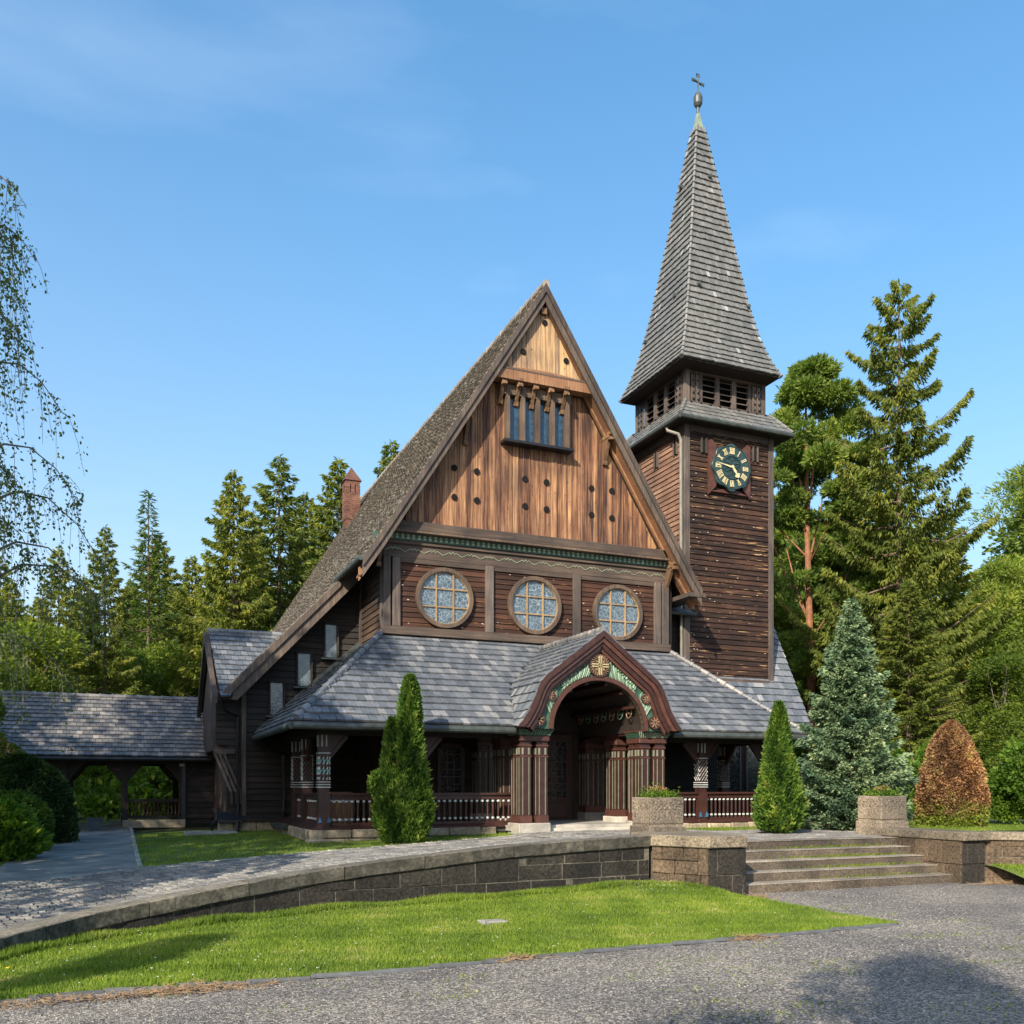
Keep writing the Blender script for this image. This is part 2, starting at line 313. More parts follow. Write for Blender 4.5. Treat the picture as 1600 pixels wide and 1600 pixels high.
M['tread']=stone('pale_tread_stone',[(.36,(.12,.105,.09)),(.64,(.33,.295,.25))],lichen=.07,lcol=(.42,.40,.35),scale=28)  # paler stone for the top slab of each step
M['granite']=stone('granite_block',[(.3,(.26,.25,.23)),(.7,(.44,.42,.38))],scale=40)
M['plinth']=stone('limestone_plinth',[(.3,(.15,.12,.085)),(.7,(.42,.36,.27))],scale=12,moss=.02)
M['planter']=stone('pitted_planter_stone',[(.37,(.05,.04,.032)),(.62,(.26,.22,.175))],lichen=.09,lcol=(.46,.46,.43),scale=34)
M['sett']=stone('granite_setts',[(.3,(.12,.12,.122)),(.7,(.30,.29,.275))],scale=30)
M['mulch']=plain('joint_sand',(.055,.052,.045),.95,.3)
# leaded glass
def glassmat(name,base,line,sc_,bs=(.5,.25)):
    m,nt,b=mat(name); g=nt.nodes.new('ShaderNodeNewGeometry').outputs['Position']; s=nt.nodes.new('ShaderNodeSeparateXYZ'); c=nt.nodes.new('ShaderNodeCombineXYZ')
    nt.links.new(g,s.inputs[0]); nt.links.new(s.outputs[0],c.inputs[0]); nt.links.new(s.outputs[2],c.inputs[1])
    v=nt.nodes.new('ShaderNodeTexVoronoi'); v.feature='DISTANCE_TO_EDGE'; v.distance='MANHATTAN' if hasattr(v,'distance') else v.distance; v.inputs['Scale'].default_value=sc_; nt.links.new(c.outputs[0],v.inputs['Vector'])
    lf=ramp(nt,v.outputs['Distance'],[(.02,(1,1,1)),(.05,(0,0,0))])
    n=noise(nt,7,detail=4); bc=ramp(nt,n,[(.3,tuple(x*.6 for x in base)),(.7,tuple(x*1.4 for x in base))])
    col=mix(nt,lf,bc,line); nt.links.new(col,b.inputs['Base Color']); b.inputs['Roughness'].default_value=.12; b.inputs['Specular IOR Level'].default_value=.9
    bump(nt,b,v.outputs['Distance'],.25,.02); return m
M['glass']=glassmat('leaded_glass',(.065,.095,.12),(.24,.27,.28),9)  # blue-grey of the reflected sky is put into the base colour
M['glassw']=glassmat('wing_glass',(.09,.12,.135),(.08,.08,.08),9)
M['glassd']=glassmat('dark_door_glass',(.02,.022,.025),(.05,.05,.05),5)
M['glassb']=glassmat('blue_glass',(.022,.05,.085),(.02,.03,.04),7)
# ground
def gravelmat():
    m,nt,b=mat('gravel_ground'); v=N(nt,'ShaderNodeTexVoronoi',Scale=55); g=nt.nodes.new('ShaderNodeNewGeometry').outputs['Position']; nt.links.new(g,v.inputs['Vector'])
    sx=nt.nodes.new('ShaderNodeSeparateColor'); nt.links.new(v.outputs['Color'],sx.inputs[0])
    col=ramp(nt,sx.outputs[0],[(0,(.06,.055,.05)),(.45,(.155,.142,.13)),(.8,(.26,.24,.215)),(.97,(.42,.385,.34)),(1,(.5,.42,.31))])
    big=noise(nt,.55,detail=6,rough=.6); col=mix(nt,.7,col,ramp(nt,big,[(.38,(.62,.62,.65)),(.62,(1.2,1.16,1.08))]),'MULTIPLY')
    fn=noise(nt,130,detail=3); col=mix(nt,.6,col,ramp(nt,fn,[(.35,(.55,.55,.55)),(.65,(1.5,1.5,1.5))]),'MULTIPLY')
    mo=noise(nt,1.1,detail=3); mf=noise(nt,16,detail=6,rough=.75); s=N(nt,'ShaderNodeMath',operation='ADD'); nt.links.new(mo,s.inputs[0]); nt.links.new(mf,s.inputs[1])
    col=mix(nt,ramp(nt,s.outputs[0],[(1.17,(0,0,0)),(1.27,(.75,.75,.75))]),col,(.13,.125,.035))
    nt.links.new(col,b.inputs['Base Color']); b.inputs['Roughness'].default_value=.95; b.inputs['Specular IOR Level'].default_value=.2
    bump(nt,b,v.outputs['Distance'],.9,.012); return m
M['gravel']=gravelmat()
M['path']=stone('pale_gravel_path',[(.3,(.17,.165,.155)),(.7,(.30,.29,.27))],scale=60)
M['soil']=stone('forest_soil',[(.3,(.035,.045,.015)),(.7,(.075,.085,.03))],scale=9)
M['turf']=stone('turf',[(.3,(.06,.10,.015)),(.7,(.12,.16,.035))],scale=30)
M['grass']=leaf('grass_blades',[(0,(.07,.12,.016)),(.4,(.14,.215,.030)),(.75,(.21,.28,.045)),(.92,(.29,.31,.09)),(1,(.38,.33,.18))],.4)
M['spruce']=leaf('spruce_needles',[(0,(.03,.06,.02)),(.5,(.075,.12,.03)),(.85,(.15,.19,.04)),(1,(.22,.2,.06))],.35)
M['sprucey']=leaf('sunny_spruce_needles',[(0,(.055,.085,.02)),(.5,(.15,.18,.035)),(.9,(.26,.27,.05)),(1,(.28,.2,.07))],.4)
M['bluespruce']=leaf('blue_spruce_needles',[(0,(.035,.075,.045)),(.45,(.11,.18,.105)),(.8,(.27,.36,.21)),(1,(.42,.48,.28))],.2,tcol=(1,1.2,.9))
M['pine']=leaf('pine_needles',[(0,(.06,.11,.025)),(.5,(.17,.235,.045)),(.9,(.30,.34,.07)),(1,(.36,.34,.1))],.4)
M['broad']=leaf('broad_leaves',[(0,(.04,.09,.012)),(.5,(.09,.17,.02)),(.9,(.18,.26,.03)),(1,(.28,.3,.05))],.45)
M['yellowgreen']=leaf('spring_leaves',[(0,(.05,.09,.014)),(.5,(.115,.165,.026)),(1,(.24,.27,.045))],.5)
M['thuja']=leaf('thuja_sprays',[(0,(.015,.04,.008)),(.35,(.04,.09,.014)),(.6,(.085,.16,.022)),(.9,(.15,.23,.035)),(1,(.27,.28,.07))],.3)
M['yew']=leaf('yew_needles',[(0,(.012,.03,.008)),(.6,(.028,.055,.013)),(1,(.06,.09,.02))],.2)
M['hedge']=leaf('box_leaves',[(0,(.03,.07,.01)),(.6,(.07,.13,.02)),(1,(.13,.2,.03))],.35)
M['beech']=leaf('copper_leaves',[(0,(.06,.035,.02)),(.4,(.20,.11,.06)),(.75,(.33,.20,.11)),(.9,(.42,.28,.15)),(1,(.28,.30,.07))],.3,tcol=(1.3,1.0,.6),hgrad=((.17,.22,.03),2.6))
M['birch']=leaf('birch_leaves',[(0,(.06,.09,.035)),(.6,(.12,.16,.06)),(1,(.20,.23,.08))],.4)
M['bark']=plain('bark',(.12,.085,.06),.95,.4,nscale=5)
M['barkr']=plain('pine_bark',(.25,.115,.06),.95,.4,nscale=5)
M['barkb']=plain('birch_bark',(.16,.145,.125),.9,.5,nscale=3)
M['straw']=plain('dry_straw',(.24,.16,.09),.9,.4)
M['flower']=leaf('red_flowers',[(0,(.25,.05,.04)),(.6,(.4,.16,.13)),(1,(.4,.28,.2))],.3,tcol=(1,.8,.7))
M['yellow']=plain('yellow_petals',(.75,.55,.03),.6)
M['daisy']=plain('white_petals',(.75,.75,.7),.6)

# ------------------------------------------------------------ ground shape
WX=[-30,-12,-5,-3,-2,-1.2,-.77,-.14,.68,1.42,2.7,3.65,5.85,8.66,9.1,10,15.1,15.72,16.2,20,40]
WY=[-20,-3.5,6.9,9.6,10.75,11.6,12.24,12.8,13.1,13.34,13.75,13.8,13.9,14.18,15.3,15.3,15.3,13.3,12.7,9.4,-8]
WZ=[0.1,.1,.12,.14,.18,.22,.26,.33,.43,.52,.65,.75,.93,1.03,.83,.83,.83,.83,.83,.83,.83]
def wy(x): return interp(x,WX,WY)
def wz(x): return interp(x,WX,WZ)
YIX=[-30,-6,-1.6,.45,3.68,8.6,8.77,13.3,13.5,19,19.1,40]; YIY=[8,13.5,15.5,17.2,18.45,19.9,20.9,20.9,19.4,19.4,17,14]
def yin(x): return interp(x,YIX,YIY)
def zup(x,y):
    zc=max(.44,min(.76,.468+.03*x))+ max(0,min(.16,.013*(y-19)))*(1 if x<3 else max(0,1-(x-3)/3))
    t=sstep((y-wy(x))/4.5); zw=wz(x)-.05 if x<9 else .80
    return zw*(1-t)+zc*t
def lawnz(x,y):
    zl=interp(x,[-3,-.1,1.5,5.8,8.66,9.9],[-.03,-.01,.03,.10,.17,.05]); y0=9.3
    return .012+zl*sstep((y-y0-1)/max(.5,wy(min(x,8.6))-y0-1))
def sheet(name,xs,yfn0,yfn1,ny,zfn,m,kind='structure',dz=0,parent=None,**k):
    V=[];Fc=[]
    for x in xs:
        a,b=yfn0(x),yfn1(x)
        for j in range(ny+1):
            t=j/ny; y=a+(b-a)*t; V.append((x,y,zfn(x,y)+dz))
    for i in range(len(xs)-1):
        for j in range(ny):
            p=i*(ny+1)+j; Fc.append((p,p+ny+1,p+ny+2,p+1))
    me=npmesh(name,V,Fc,rnd=np.full(len(Fc),.5),smooth=True); o=link(name,me,m,parent,kind=kind); return o
xsU=sorted(set([-160,-100,-60,-30,-20,-15]+list(np.arange(-12,-4,.8))+list(np.arange(-4,9.0,.4))+[8.66,9.1,10,12,14,15.1,15.72]+list(np.arange(16,21,1))+[25,40,70,110,160]))
fore=sheet('forest_ground',xsU,lambda x:wy(x)+.12,lambda x:wy(x)+.12+60,70,lambda x,y:zup(x,y)-(.08 if y<36 else 0),M['soil'])
sheet('far_ground',[-400,-160,160,400],lambda x:(wy(max(-30,min(40,x))) if abs(x)<=160 else 0)+55,lambda x:600,6,lambda x,y:.40,M['soil'])
g=MB(); g.add([(-400,-200,0),(400,-200,0),(400,19,0),(-400,19,0)],[(0,1,2,3)]); g.build('gravel_yard',M['gravel'],kind='structure')
# foreground lawn
def ledge(x): return interp(x,[-4,-.96,.03,.87,2.43,3.95,5.18,7.6,9.86],[9.0,9.24,9.38,9.23,9.23,9.34,9.46,9.53,9.69])
def lfar(x): return min(wy(x)+.06,99) if x<8.66 else (14.18+.1-(x-8.66)*1.75 if x<9.25 else 13.2-(max(0,x-9.5))*.3)
def lfar2(x):
    y=lfar(x)
    return y
xl=list(np.arange(-4,9.9,.25))+[9.9]
def lf3(x): return lfar2(x) if x<9.6 else max(9.75,lfar2(x)-(x-9.6)*11)
lawn=sheet('front_lawn',xl,ledge,lf3,18,lawnz,M['turf'],dz=0.0)
lawn2=sheet('side_lawn',list(np.arange(.3,8.9,.4))+[8.75],lambda x:yin(x),lambda x:27.5 if x<4 else 22.5,14,zup,M['turf'],dz=.006)
lawn3=sheet('left_lawn',list(np.arange(-9,-1.9,.5))+[-1.95],lambda x:yin(x),lambda x:31,14,zup,M['turf'],dz=.006)
lawn4=sheet('right_lawn',list(np.arange(13.4,28,.6)),lambda x:yin(x),lambda x:24,10,zup,M['turf'],dz=.006)
def z5(x,y): return .012+.33*sstep((y-(wy(x)-1.6))/1.6)
lawn5=sheet('wall_foot_lawn',list(np.arange(15.75,22,.4)),lambda x:wy(x)-1.5,lambda x:wy(x)+.05,6,z5,M['turf'])
pathm=sheet('gravel_path',[-1.95,-1.2,-.5,.3],lambda x:yin(x),lambda x:34,24,zup,M['path'],dz=.012)
cob=sheet('cobbled_path',list(np.arange(-9,8.7,.3))+[8.66,9.1,9.6,10.2,11,12,13,13.3,13.45,14,15.05,15.8,16.5,17.5,18.5,19],lambda x:wy(x)+(.33 if x<9.05 else (-.1 if x<15.1 else .4)),yin,14,zup,M['mulch'],dz=.010)
# grass blades
def blades(name,n,xs,yf0,yf1,zf,h,parentlabel):
    x=rng.uniform(xs[0],xs[1],n); gx=np.linspace(xs[0],xs[1],200)
    y0=np.interp(x,gx,[yf0(a) for a in gx]); y1=np.interp(x,gx,[yf1(a) for a in gx]); y=y0+(y1-y0)*rng.random(n)
    wgt=(y1-y0)/np.max(y1-y0); keep=rng.random(n)<wgt; x,y=x[keep],y[keep]; n=len(x)
    GX=np.linspace(xs[0],xs[1],60); GY=np.linspace(y.min(),y.max(),60); G=np.array([[zf(a,b) for b in GY] for a in GX])
    fx=(x-GX[0])/(GX[1]-GX[0]); fy=(y-GY[0])/(GY[1]-GY[0]); i=np.clip(fx.astype(int),0,58); j=np.clip(fy.astype(int),0,58); tx=fx-i; ty=fy-j
    z=G[i,j]*(1-tx)*(1-ty)+G[i+1,j]*tx*(1-ty)+G[i,j+1]*(1-tx)*ty+G[i+1,j+1]*tx*ty
    hh=h*rng.uniform(.5,1.5,n)*(1+.35*np.sin(x*3.1+y*2)*np.sin(y*4.3-x)); a=rng.uniform(0,2*np.pi,n); wd=rng.uniform(.003,.007,n)*(h/.05)**.5*1.4
    le=rng.uniform(0,.7,n)*hh; b=rng.uniform(0,2*np.pi,n)
    P=np.stack([x,y,z],1); d=np.stack([np.cos(a),np.sin(a),np.zeros(n)],1)*wd[:,None]; T=P+np.stack([np.cos(b)*le,np.sin(b)*le,hh],1)
    V=np.stack([P-d,P+d,T],1).reshape(-1,3); Fc=np.arange(3*n).reshape(n,3)
    r=np.clip(rng.random(n)*.62+.16*np.sin(x*1.7+np.sin(y*1.3))*np.sin(y*2.3)+.14*np.sin(x*5.1+y*3.7)*np.sin(y*6.1-x*2.2)+.2,0,1)
    o=link(name,npmesh(name,V,Fc,r),M['grass'],kind='stuff'); o['label']=parentlabel; return o
blades('grass',260000,(-3.6,9.9),ledge,lf3,lawnz,.034,'sunlit green grass in front of the curved stone wall')
blades('grass',40000,(-1.5,9.4),lambda x:lf3(x)-.35,lambda x:lf3(x)-.02,lawnz,.075,'tall unmown grass along the foot of the stone wall')
blades('grass',60000,(.3,8.75),yin,lambda x:27 if x<4 else 21.6,zup,.04,'shaded green grass beside the church plinth')
blades('grass',26000,(-8,-1.95),yin,lambda x:30.5,zup,.05,'grass at the left under the clipped shrubs')
blades('grass',30000,(13.4,24),yin,lambda x:22,zup,.05,'grass strip in front of the spruce and copper hedge')
blades('grass',22000,(15.8,21),lambda x:wy(x)-1.45,lambda x:wy(x)-.02,z5,.06,'bright grass at the foot of the right wall')
# flowers in the grass
mb=MB()
for k in range(170):
    x=random.uniform(-1,9.3); y=random.uniform(ledge(x)+.1,lf3(x)-.1); z=lawnz(x,y)+random.uniform(.04,.07); s_=random.uniform(.007,.013)
    mb.add([(x-s_,y-s_,z),(x+s_,y-s_,z+.004),(x+s_,y+s_,z),(x-s_,y+s_,z+.004)],[(0,1,2,3)])
for k in range(60):
    x=random.gauss(8.3,.5); y=random.gauss(13.4,.35)
    if y>lf3(x)-.05: continue
    z=lawnz(x,y)+random.uniform(.06,.12); s_=.011
    mb.add([(x-s_,y-s_,z),(x+s_,y-s_,z+.006),(x+s_,y+s_,z),(x-s_,y+s_,z+.006)],[(0,1,2,3)])
mb.build('daisies',M['daisy'],kind='stuff',label='tiny white daisies scattered in the front lawn')
p=atz(14,1513,.08); t=thing('dandelion','yellow dandelion at the left end of the front lawn','flower',p)
mb=MB(); mb.tube([(0,0,-.07),(0,0,.0)],.004,5); mb.build('stem',M['hedge'],t)
mb=MB()
for k in range(16):
    a=k*.39*2; mb.add([(0,0,0),(.03*math.cos(a),.03*math.sin(a),.012),(.03*math.cos(a+.3),.03*math.sin(a+.3),.008)],[(0,1,2)])
mb.build('petals',M['yellow'],t)
# lawn edging
mb=MB(); last=None
t=wthing('lawn_edging','thin grey metal edging strip between the front lawn and the gravel','edging',(3,9.3,0))
xs_=list(np.arange(-2.6,9.9,.62))
for a,b in zip(xs_[:-1],xs_[1:]):
    m2=MB(); ya,yb=ledge(a)-.03,ledge(b)-.03; j=random.uniform(0,.012)
    m2.beam((a+.004,ya,.02+j),(b-.004,yb,.003+j),.010,.04); m2.beam((a+.004,ya-.03,.006+j),(b-.004,yb-.03,.002),.05,.006); m2.build('edging_strip',M['edge'] if 'edge' in M else M.setdefault('edge',plain('grey_metal',(.11,.115,.12),.55,.3)),t)
def debris(px,py,rx,ry,n,label):
    c=atz(px,py,0); m2=MB()
    for k in range(n):
        x=c.x+random.gauss(0,rx); y=c.y+random.gauss(0,ry); a=random.uniform(0,6.3); l=random.uniform(.03,.10); z=.008+random.random()**2*.055*math.exp(-((x-c.x)/rx)**2*.5)
        m2.beam((x,y,z),(x+l*math.cos(a),y+l*math.sin(a),z+random.uniform(-.004,.03)),.005,.004)
    tag(m2.build('grass_clippings',M['straw']),label,'clippings',kind='stuff')
debris(290,1550,.42,.09,520,'heap of dry brown clippings along the left lawn edge'); debris(805,1500,.16,.06,200,'small heap of dry clippings at the middle of the lawn edge')
debris(1170,1468,.16,.06,180,'small heap of dry clippings near the lawn tip'); debris(1183,1403,.13,.10,130,'dry clippings on the gravel at the stair foot')
debris(1570,1381,.4,.08,260,'brown clippings in front of the right grass strip'); debris(90,1568,.6,.06,260,'thin scatter of dry clippings at far left of the lawn edge')
m2=MB()
for k in range(9000):
    y=random.uniform(5.2,13); x=random.uniform(-.35*y+0, 1.15*y)
    if ledge(min(9.86,max(-4,x)))-.05<y and x<9.95: continue
    s_=random.uniform(.004,.012); z=0; a=random.uniform(0,6.3); cx,sx=math.cos(a)*s_,math.sin(a)*s_
    m2.add([(x+cx,y+sx,0),(x-sx,y+cx,0),(x-cx,y-sx,0),(x+sx,y-cx,0),(x,y,s_*1.1)],[(0,1,4),(1,2,4),(2,3,4),(3,0,4)])
m2.build('gravel_stones',M['path'],kind='stuff',label='loose gravel stones on the grey yard')
# moss and weeds on the gravel
m2=MB(); cl=[(random.uniform(-.5,11),random.uniform(5.3,12.5),random.uniform(.08,.35)) for _ in range(110)]
for (cx_,cy_,cr_) in cl:
    if ledge(min(9.86,max(-4,cx_)))-.3<cy_ and cx_<10.2: continue
    for k in range(int(160*cr_)+10):
        x=random.gauss(cx_,cr_); y=random.gauss(cy_,cr_*.5); h_=random.uniform(.008,.026); a=random.uniform(0,6.3); s_=random.uniform(.004,.010)
        if ledge(min(9.86,max(-4,x)))-.06<y and x<9.95: continue
        m2.add([(x-s_*math.cos(a),y-s_*math.sin(a),0),(x+s_*math.cos(a),y+s_*math.sin(a),0),(x+random.uniform(-.015,.015),y+random.uniform(-.015,.015),h_)],[(0,1,2)])
m2.build('gravel_weeds',M['grass'],kind='stuff',label='thin mossy weeds growing in patches through the gravel')
m2=MB(); c=atz(770,1443,lawnz(3.8,11.7)); m2.chbox(-.19,.19,-.11,.11,-.03,.045,.015,.012,org=c,ux=(1,.1),uy=(-.1,1)); m2.v=[(a,b,q+c.z) for a,b,q in m2.v]
tag(m2.build('flat_stone',M['granite']),'small flat pale stone lying in the front lawn','stone')

# ------------------------------------------------------------ setts of the cobbled path
def setts():
    tiles=[]; row=0; 
    xs=np.arange(-9,19,.001)
    x=-8.0
    size=.15
    # rows run across the path, following the wall curve
    S=[]; px_,py_=-8.0,wy(-8.0); s=0; pts=[(px_,py_)]
    X=-8.0
    while X<8.6:
        dx=size*1.0/math.hypot(1,(wy(X+.05)-wy(X))/.05); X+=dx; row+=1
        Lw=yin(X)-wy(X)-.36
        n=max(1,int(Lw/size))
        arc=0
        for j in range(n):
            y=wy(X)+.38+size*(j+.5)+random.uniform(-.008,.008); xx=X+random.uniform(-.01,.01)+.16*math.sin(j*.42)  # slight arcs
            tiles.append((xx,y,0))
    for j in range(int(6.0/size)):
        for i in range(int(5.3/size) if j*size+15.25<19.4 or True else 0):
            x=8.9+i*size+(size/2 if j%2 else 0)+random.uniform(-.008,.008); y=15.3+j*size
            if y<yin(x)-.08: tiles.append((x,y,1))
    for j in range(int(4.1/size)):
        for i in range(int(4.6/size)):
            x=14.3+i*size+(size/2 if j%2 else 0); y=15.3+j*size
            if y<yin(x)-.08 : tiles.append((x,y,1))
    return tiles,size
T,size=setts()
T.sort(key=lambda q:q[0]*SN+q[1]*CS)
T=[q for q in T if q[0]*SN+q[1]*CS>3]
vis=[q for q in T if abs((q[0]*CS-q[1]*SN)/(q[0]*SN+q[1]*CS))<.57]
ind=set(vis[:300])
def settv(q):
    x,y,_=q; h=size*.465; a=random.uniform(-.08,.08); z=zup(x,y)+.010; t=.022+random.uniform(-.004,.006); out=[]
    for k,(u,v) in enumerate(((-1,-1),(1,-1),(1,1),(-1,1))):
        u+=random.uniform(-.1,.1); v+=random.uniform(-.1,.1); out.append((x+h*(u-v*a),y+h*(v+u*a),z-.01))
    for k in range(4):
        p=out[k]; out.append((x+(p[0]-x)*.84,y+(p[1]-y)*.84,z+t))
    return out
fsS=[(4,5,6,7),(0,1,5,4),(1,2,6,5),(2,3,7,6),(3,0,4,7)]
m2=MB()
for q in T:
    if q in ind:
        m3=MB(); m3.add(settv(q),fsS); m3.build('cobblestone',M['sett'],cob)
    else: m2.add(settv(q),fsS)
m2.build('cobblestones',M['sett'],cob,kind='stuff')
m2=MB()
for k in range(260):
    x=random.uniform(-.5,8.6); a=yin(x)
    if k<60: m2.chbox(0,.28,0,.09,0,.03,.01,.003)
m2=MB()
for i,x in enumerate(np.arange(-1.9,8.5,.32)):
    y0=yin(x)+.0; y1=yin(x+.3); d=Vector((.3,y1-y0)).normalized(); z=zup(x,y0); n0=len(m2.v)
    m2.chbox(0,.31,-.05,.05,z-.05,z+.035,.01,.004,org=(x,y0),ux=(d.x,d.y),uy=(-d.y,d.x))
m2.build('kerb_stones',M['granite'],cob)
m2=MB()
for y in np.arange(17.3,30,.6): m2.chbox(.3,.39,y,y+.59,zup(.3,y)-.05,zup(.3,y+.3)+.03,.01,.004)
m2.build('path_edging',M['granite'],pathm)

# ------------------------------------------------------------ curved wall, cheeks, steps
wall=wthing('retaining_wall','long curved dark stone retaining wall sinking towards the left','wall',(3.6,13.8,.1))
s=[0]; fx=np.arange(-3.4,8.661,.02); fy=np.array([wy(a) for a in fx]); 
S=np.concatenate([[0],np.cumsum(np.hypot(np.diff(fx),np.diff(fy)))]); SL=S[-1]
ksm=np.ones(41)/41; fyp=np.convolve(np.pad(fy,20,'edge'),ksm,'valid'); fy=fyp
fz=np.convolve(np.pad(np.array([wz(a) for a in fx]),20,'edge'),ksm,'valid')
def W(q): return np.interp(q,S,fx),np.interp(q,S,fy),np.interp(q,S,fz)
def wblock(m2,s0,s1,z0,z1,y0,y1,c=.012,followtop=True,r=None):
    # block along the wall curve; z1 measured down from the coping when negative
    v=[];
    for k,q in enumerate((s0,s1)):
        x,y,z=W(q); x2,y2,_=W(q+.05); x1_,y1_,_=W(q-.05); d=Vector((x2-x1_,y2-y1_)).normalized(); n=Vector((-d.y,d.x))
        zt=z1 if z1>0 else z+z1; zb=z0 if z0>-5 else z+z0+10
        v.append((x,y,n,zb,zt))
    L=[]
    for (x,y,n,zb,zt) in v:
        for off,zz in ((y0+c,zb),(y0,zb+c),(y0,zt-c),(y0+c,zt),(y1,zt),(y1,zb)):
            j=lambda:random.uniform(-.004,.004)
            L.append((x+n.x*off+j(),y+n.y*off+j(),zz+j()))
    fs=[(0,1,2,3,4,5),(11,10,9,8,7,6)]+[(k,k+6,(k+1)%6+6,(k+1)%6) for k in range(6)]
    m2.add(L,fs,r)
q=.0
while q<SL-.3:
    l=random.uniform(1.25,1.6); q1=min(SL,q+l); 
    if SL-q1<.4: q1=SL
    m2=MB(); n=4
    for k in range(n): wblock(m2,q+(q1-q)*k/n+(.006 if k==0 else 0),q+(q1-q)*(k+1)/n-(.006 if k==n-1 else 0),-10.20,-.0001,0,.36,r=(.3 if k==0 else m2.r[0]))
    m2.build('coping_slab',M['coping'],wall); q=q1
def course(za,zb,wlo,whi):
    q=random.uniform(0,.3)
    while q<SL-.1:
        q1=min(SL,q+random.uniform(wlo,whi)); x,y,z=W((q+q1)/2); top=z-.215
        if top>za+.07:
            m2=MB(); full=top<zb+.12
            wblock(m2,q+.014,q1-.014,za,(-.215 if full else zb-.012),.042+random.uniform(-.006,.006),.3,c=.008); m2.build('stone_block',M['basalt'],wall)
        q=q1
course(-.2,.34,.5,.85); course(.34,.60,.5,.9)
q=.2
while q<SL-.1:
    q1=min(SL,q+random.uniform(.45,.8)); x,y,z=W((q+q1)/2)
    if z-.215>.60+.12:
        m2=MB(); wblock(m2,q+.014,q1-.014,.60,-.215,.042+random.uniform(-.006,.006),.3,c=.008); m2.build('stone_block',M['basalt'],wall)
    q=q1
m2=MB()
for k in range(60):
    a=SL*k/60; b=SL*(k+1)/60; wblock(m2,a,b,-.2,-.21,.052,.29,c=.001)
m2.build('mortar_joints',M['mortar'],wall)
# left cheek
def obox(m2,p,d,l0,l1,o0,o1,z0,z1,c=.012,r=None):
    m2.chbox(l0,l1,o0,o1,z0,z1,c,.004,r=r,org=p,ux=(d.x,d.y),uy=(-d.y,d.x))
ck=wthing('left_stair_wall','dark block stair wall left of the steps, splayed towards the curved wall','wall',(9.5,13.9,0))
m2=MB(); m2.prism([(9.21,13.18),(10.0,13.18),(10.0,15.3),(8.80,15.1),(8.66,14.18)],'z',.84,1.04); m2.build('coping_slab',M['cheek'],ck,bevel=.015)
m2=MB(); m2.prism([(9.28,13.25),(9.96,13.25),(9.96,15.2),(8.9,15.1),(8.74,14.22)],'z',-.1,.83); m2.build('mortar_core',M['mortar'],ck)
for z0,z1,cuts in ((-.1,.36,(0,.5,.79)),(.37,.83,(0,.19,.6,.79))):
    for a,b in zip(cuts[:-1],cuts[1:]):
        m2=MB(); m2.chbox(9.225+a+.006,9.225+b-.006,13.235,13.5,z0,z1,.012,.004); m2.build('stone_block',M['basalt'],ck)
p0=Vector((9.225,13.24)); p1=Vector((8.70,14.2)); d=(p0-p1).normalized(); Ls=(p0-p1).length
for z0,z1,cuts in ((-.1,.36,(0,.3,.66,.95)),(.37,.595,(0,.45,.9)),(.605,.83,(0,.2,.62,.9))):
    cu=list(cuts)+[Ls]
    for a,b in zip(cu[:-1],cu[1:]):
        m2=MB(); obox(m2,p1,d,a+.006,b-.006,.0,.2,z0,z1); m2.build('stone_block',M['basalt_sunlit'] if z0>0 else M['basalt_sunlit'],ck)
m2=MB(); obox(m2,p1,d,.90,Ls-.006,-.004,.2,.37,.83); m2.build('corner_block',M['basalt_sunlit'],ck)
for k in range(4):
    m2=MB(); m2.chbox(9.9,10.0,13.24+k*.5,13.73+k*.5,.0,.83,.01,.003); m2.build('stone_block',M['basalt'],ck)
# steps
st=wthing('stone_steps','five worn brown stone steps between the two stair walls','steps',(12.5,14,0))
SR=.826/5
for k in range(5):
    y0=13.44+.35*k; cuts={0:(10.0,12.15,15.1),1:(10.0,13.2,15.1),2:(10.0,12.5,15.1),3:(10.0,14.2,15.1),4:(10.0,11.3,15.1)}[k]
    for a,b in zip(cuts[:-1],cuts[1:]):
        m2=MB(); m2.chbox(a+.003,b-.003,y0,y0+.46,(k)*SR-.05,(k+1)*SR-.02,.014,.004); sp_=m2.build('step',M['step'],st); m2=MB(); m2.chbox(a+.003,b-.003,y0-.006,y0+.46,(k+1)*SR-.022,(k+1)*SR-.002*(k%2),.006,.003); m2.build('tread',M['tread'],sp_)
m2=MB(); n=2600
for k in range(n):
    r_=random.choice((0,1,2,2,2,3,3,1)); x=random.gauss((12.5,13.4,14.2,13.2)[random.randrange(4)],.5); 
    if not 10.3<x<15: continue
    y=13.44+.35*(r_+1)-abs(random.gauss(0,.03)); z=(r_+1)*SR; a=random.uniform(0,6.3); l=random.uniform(.02,.07)
    m2.add([(x,y,z),(x+.012*math.cos(a),y+.012*math.sin(a),z),(x+l*.5*math.sin(a),y-l*.5*abs(math.cos(a)),z+l)],[(0,1,2)])
m2.build('step_weeds',M['grass'],kind='stuff',label='small green weeds growing in the step joints')
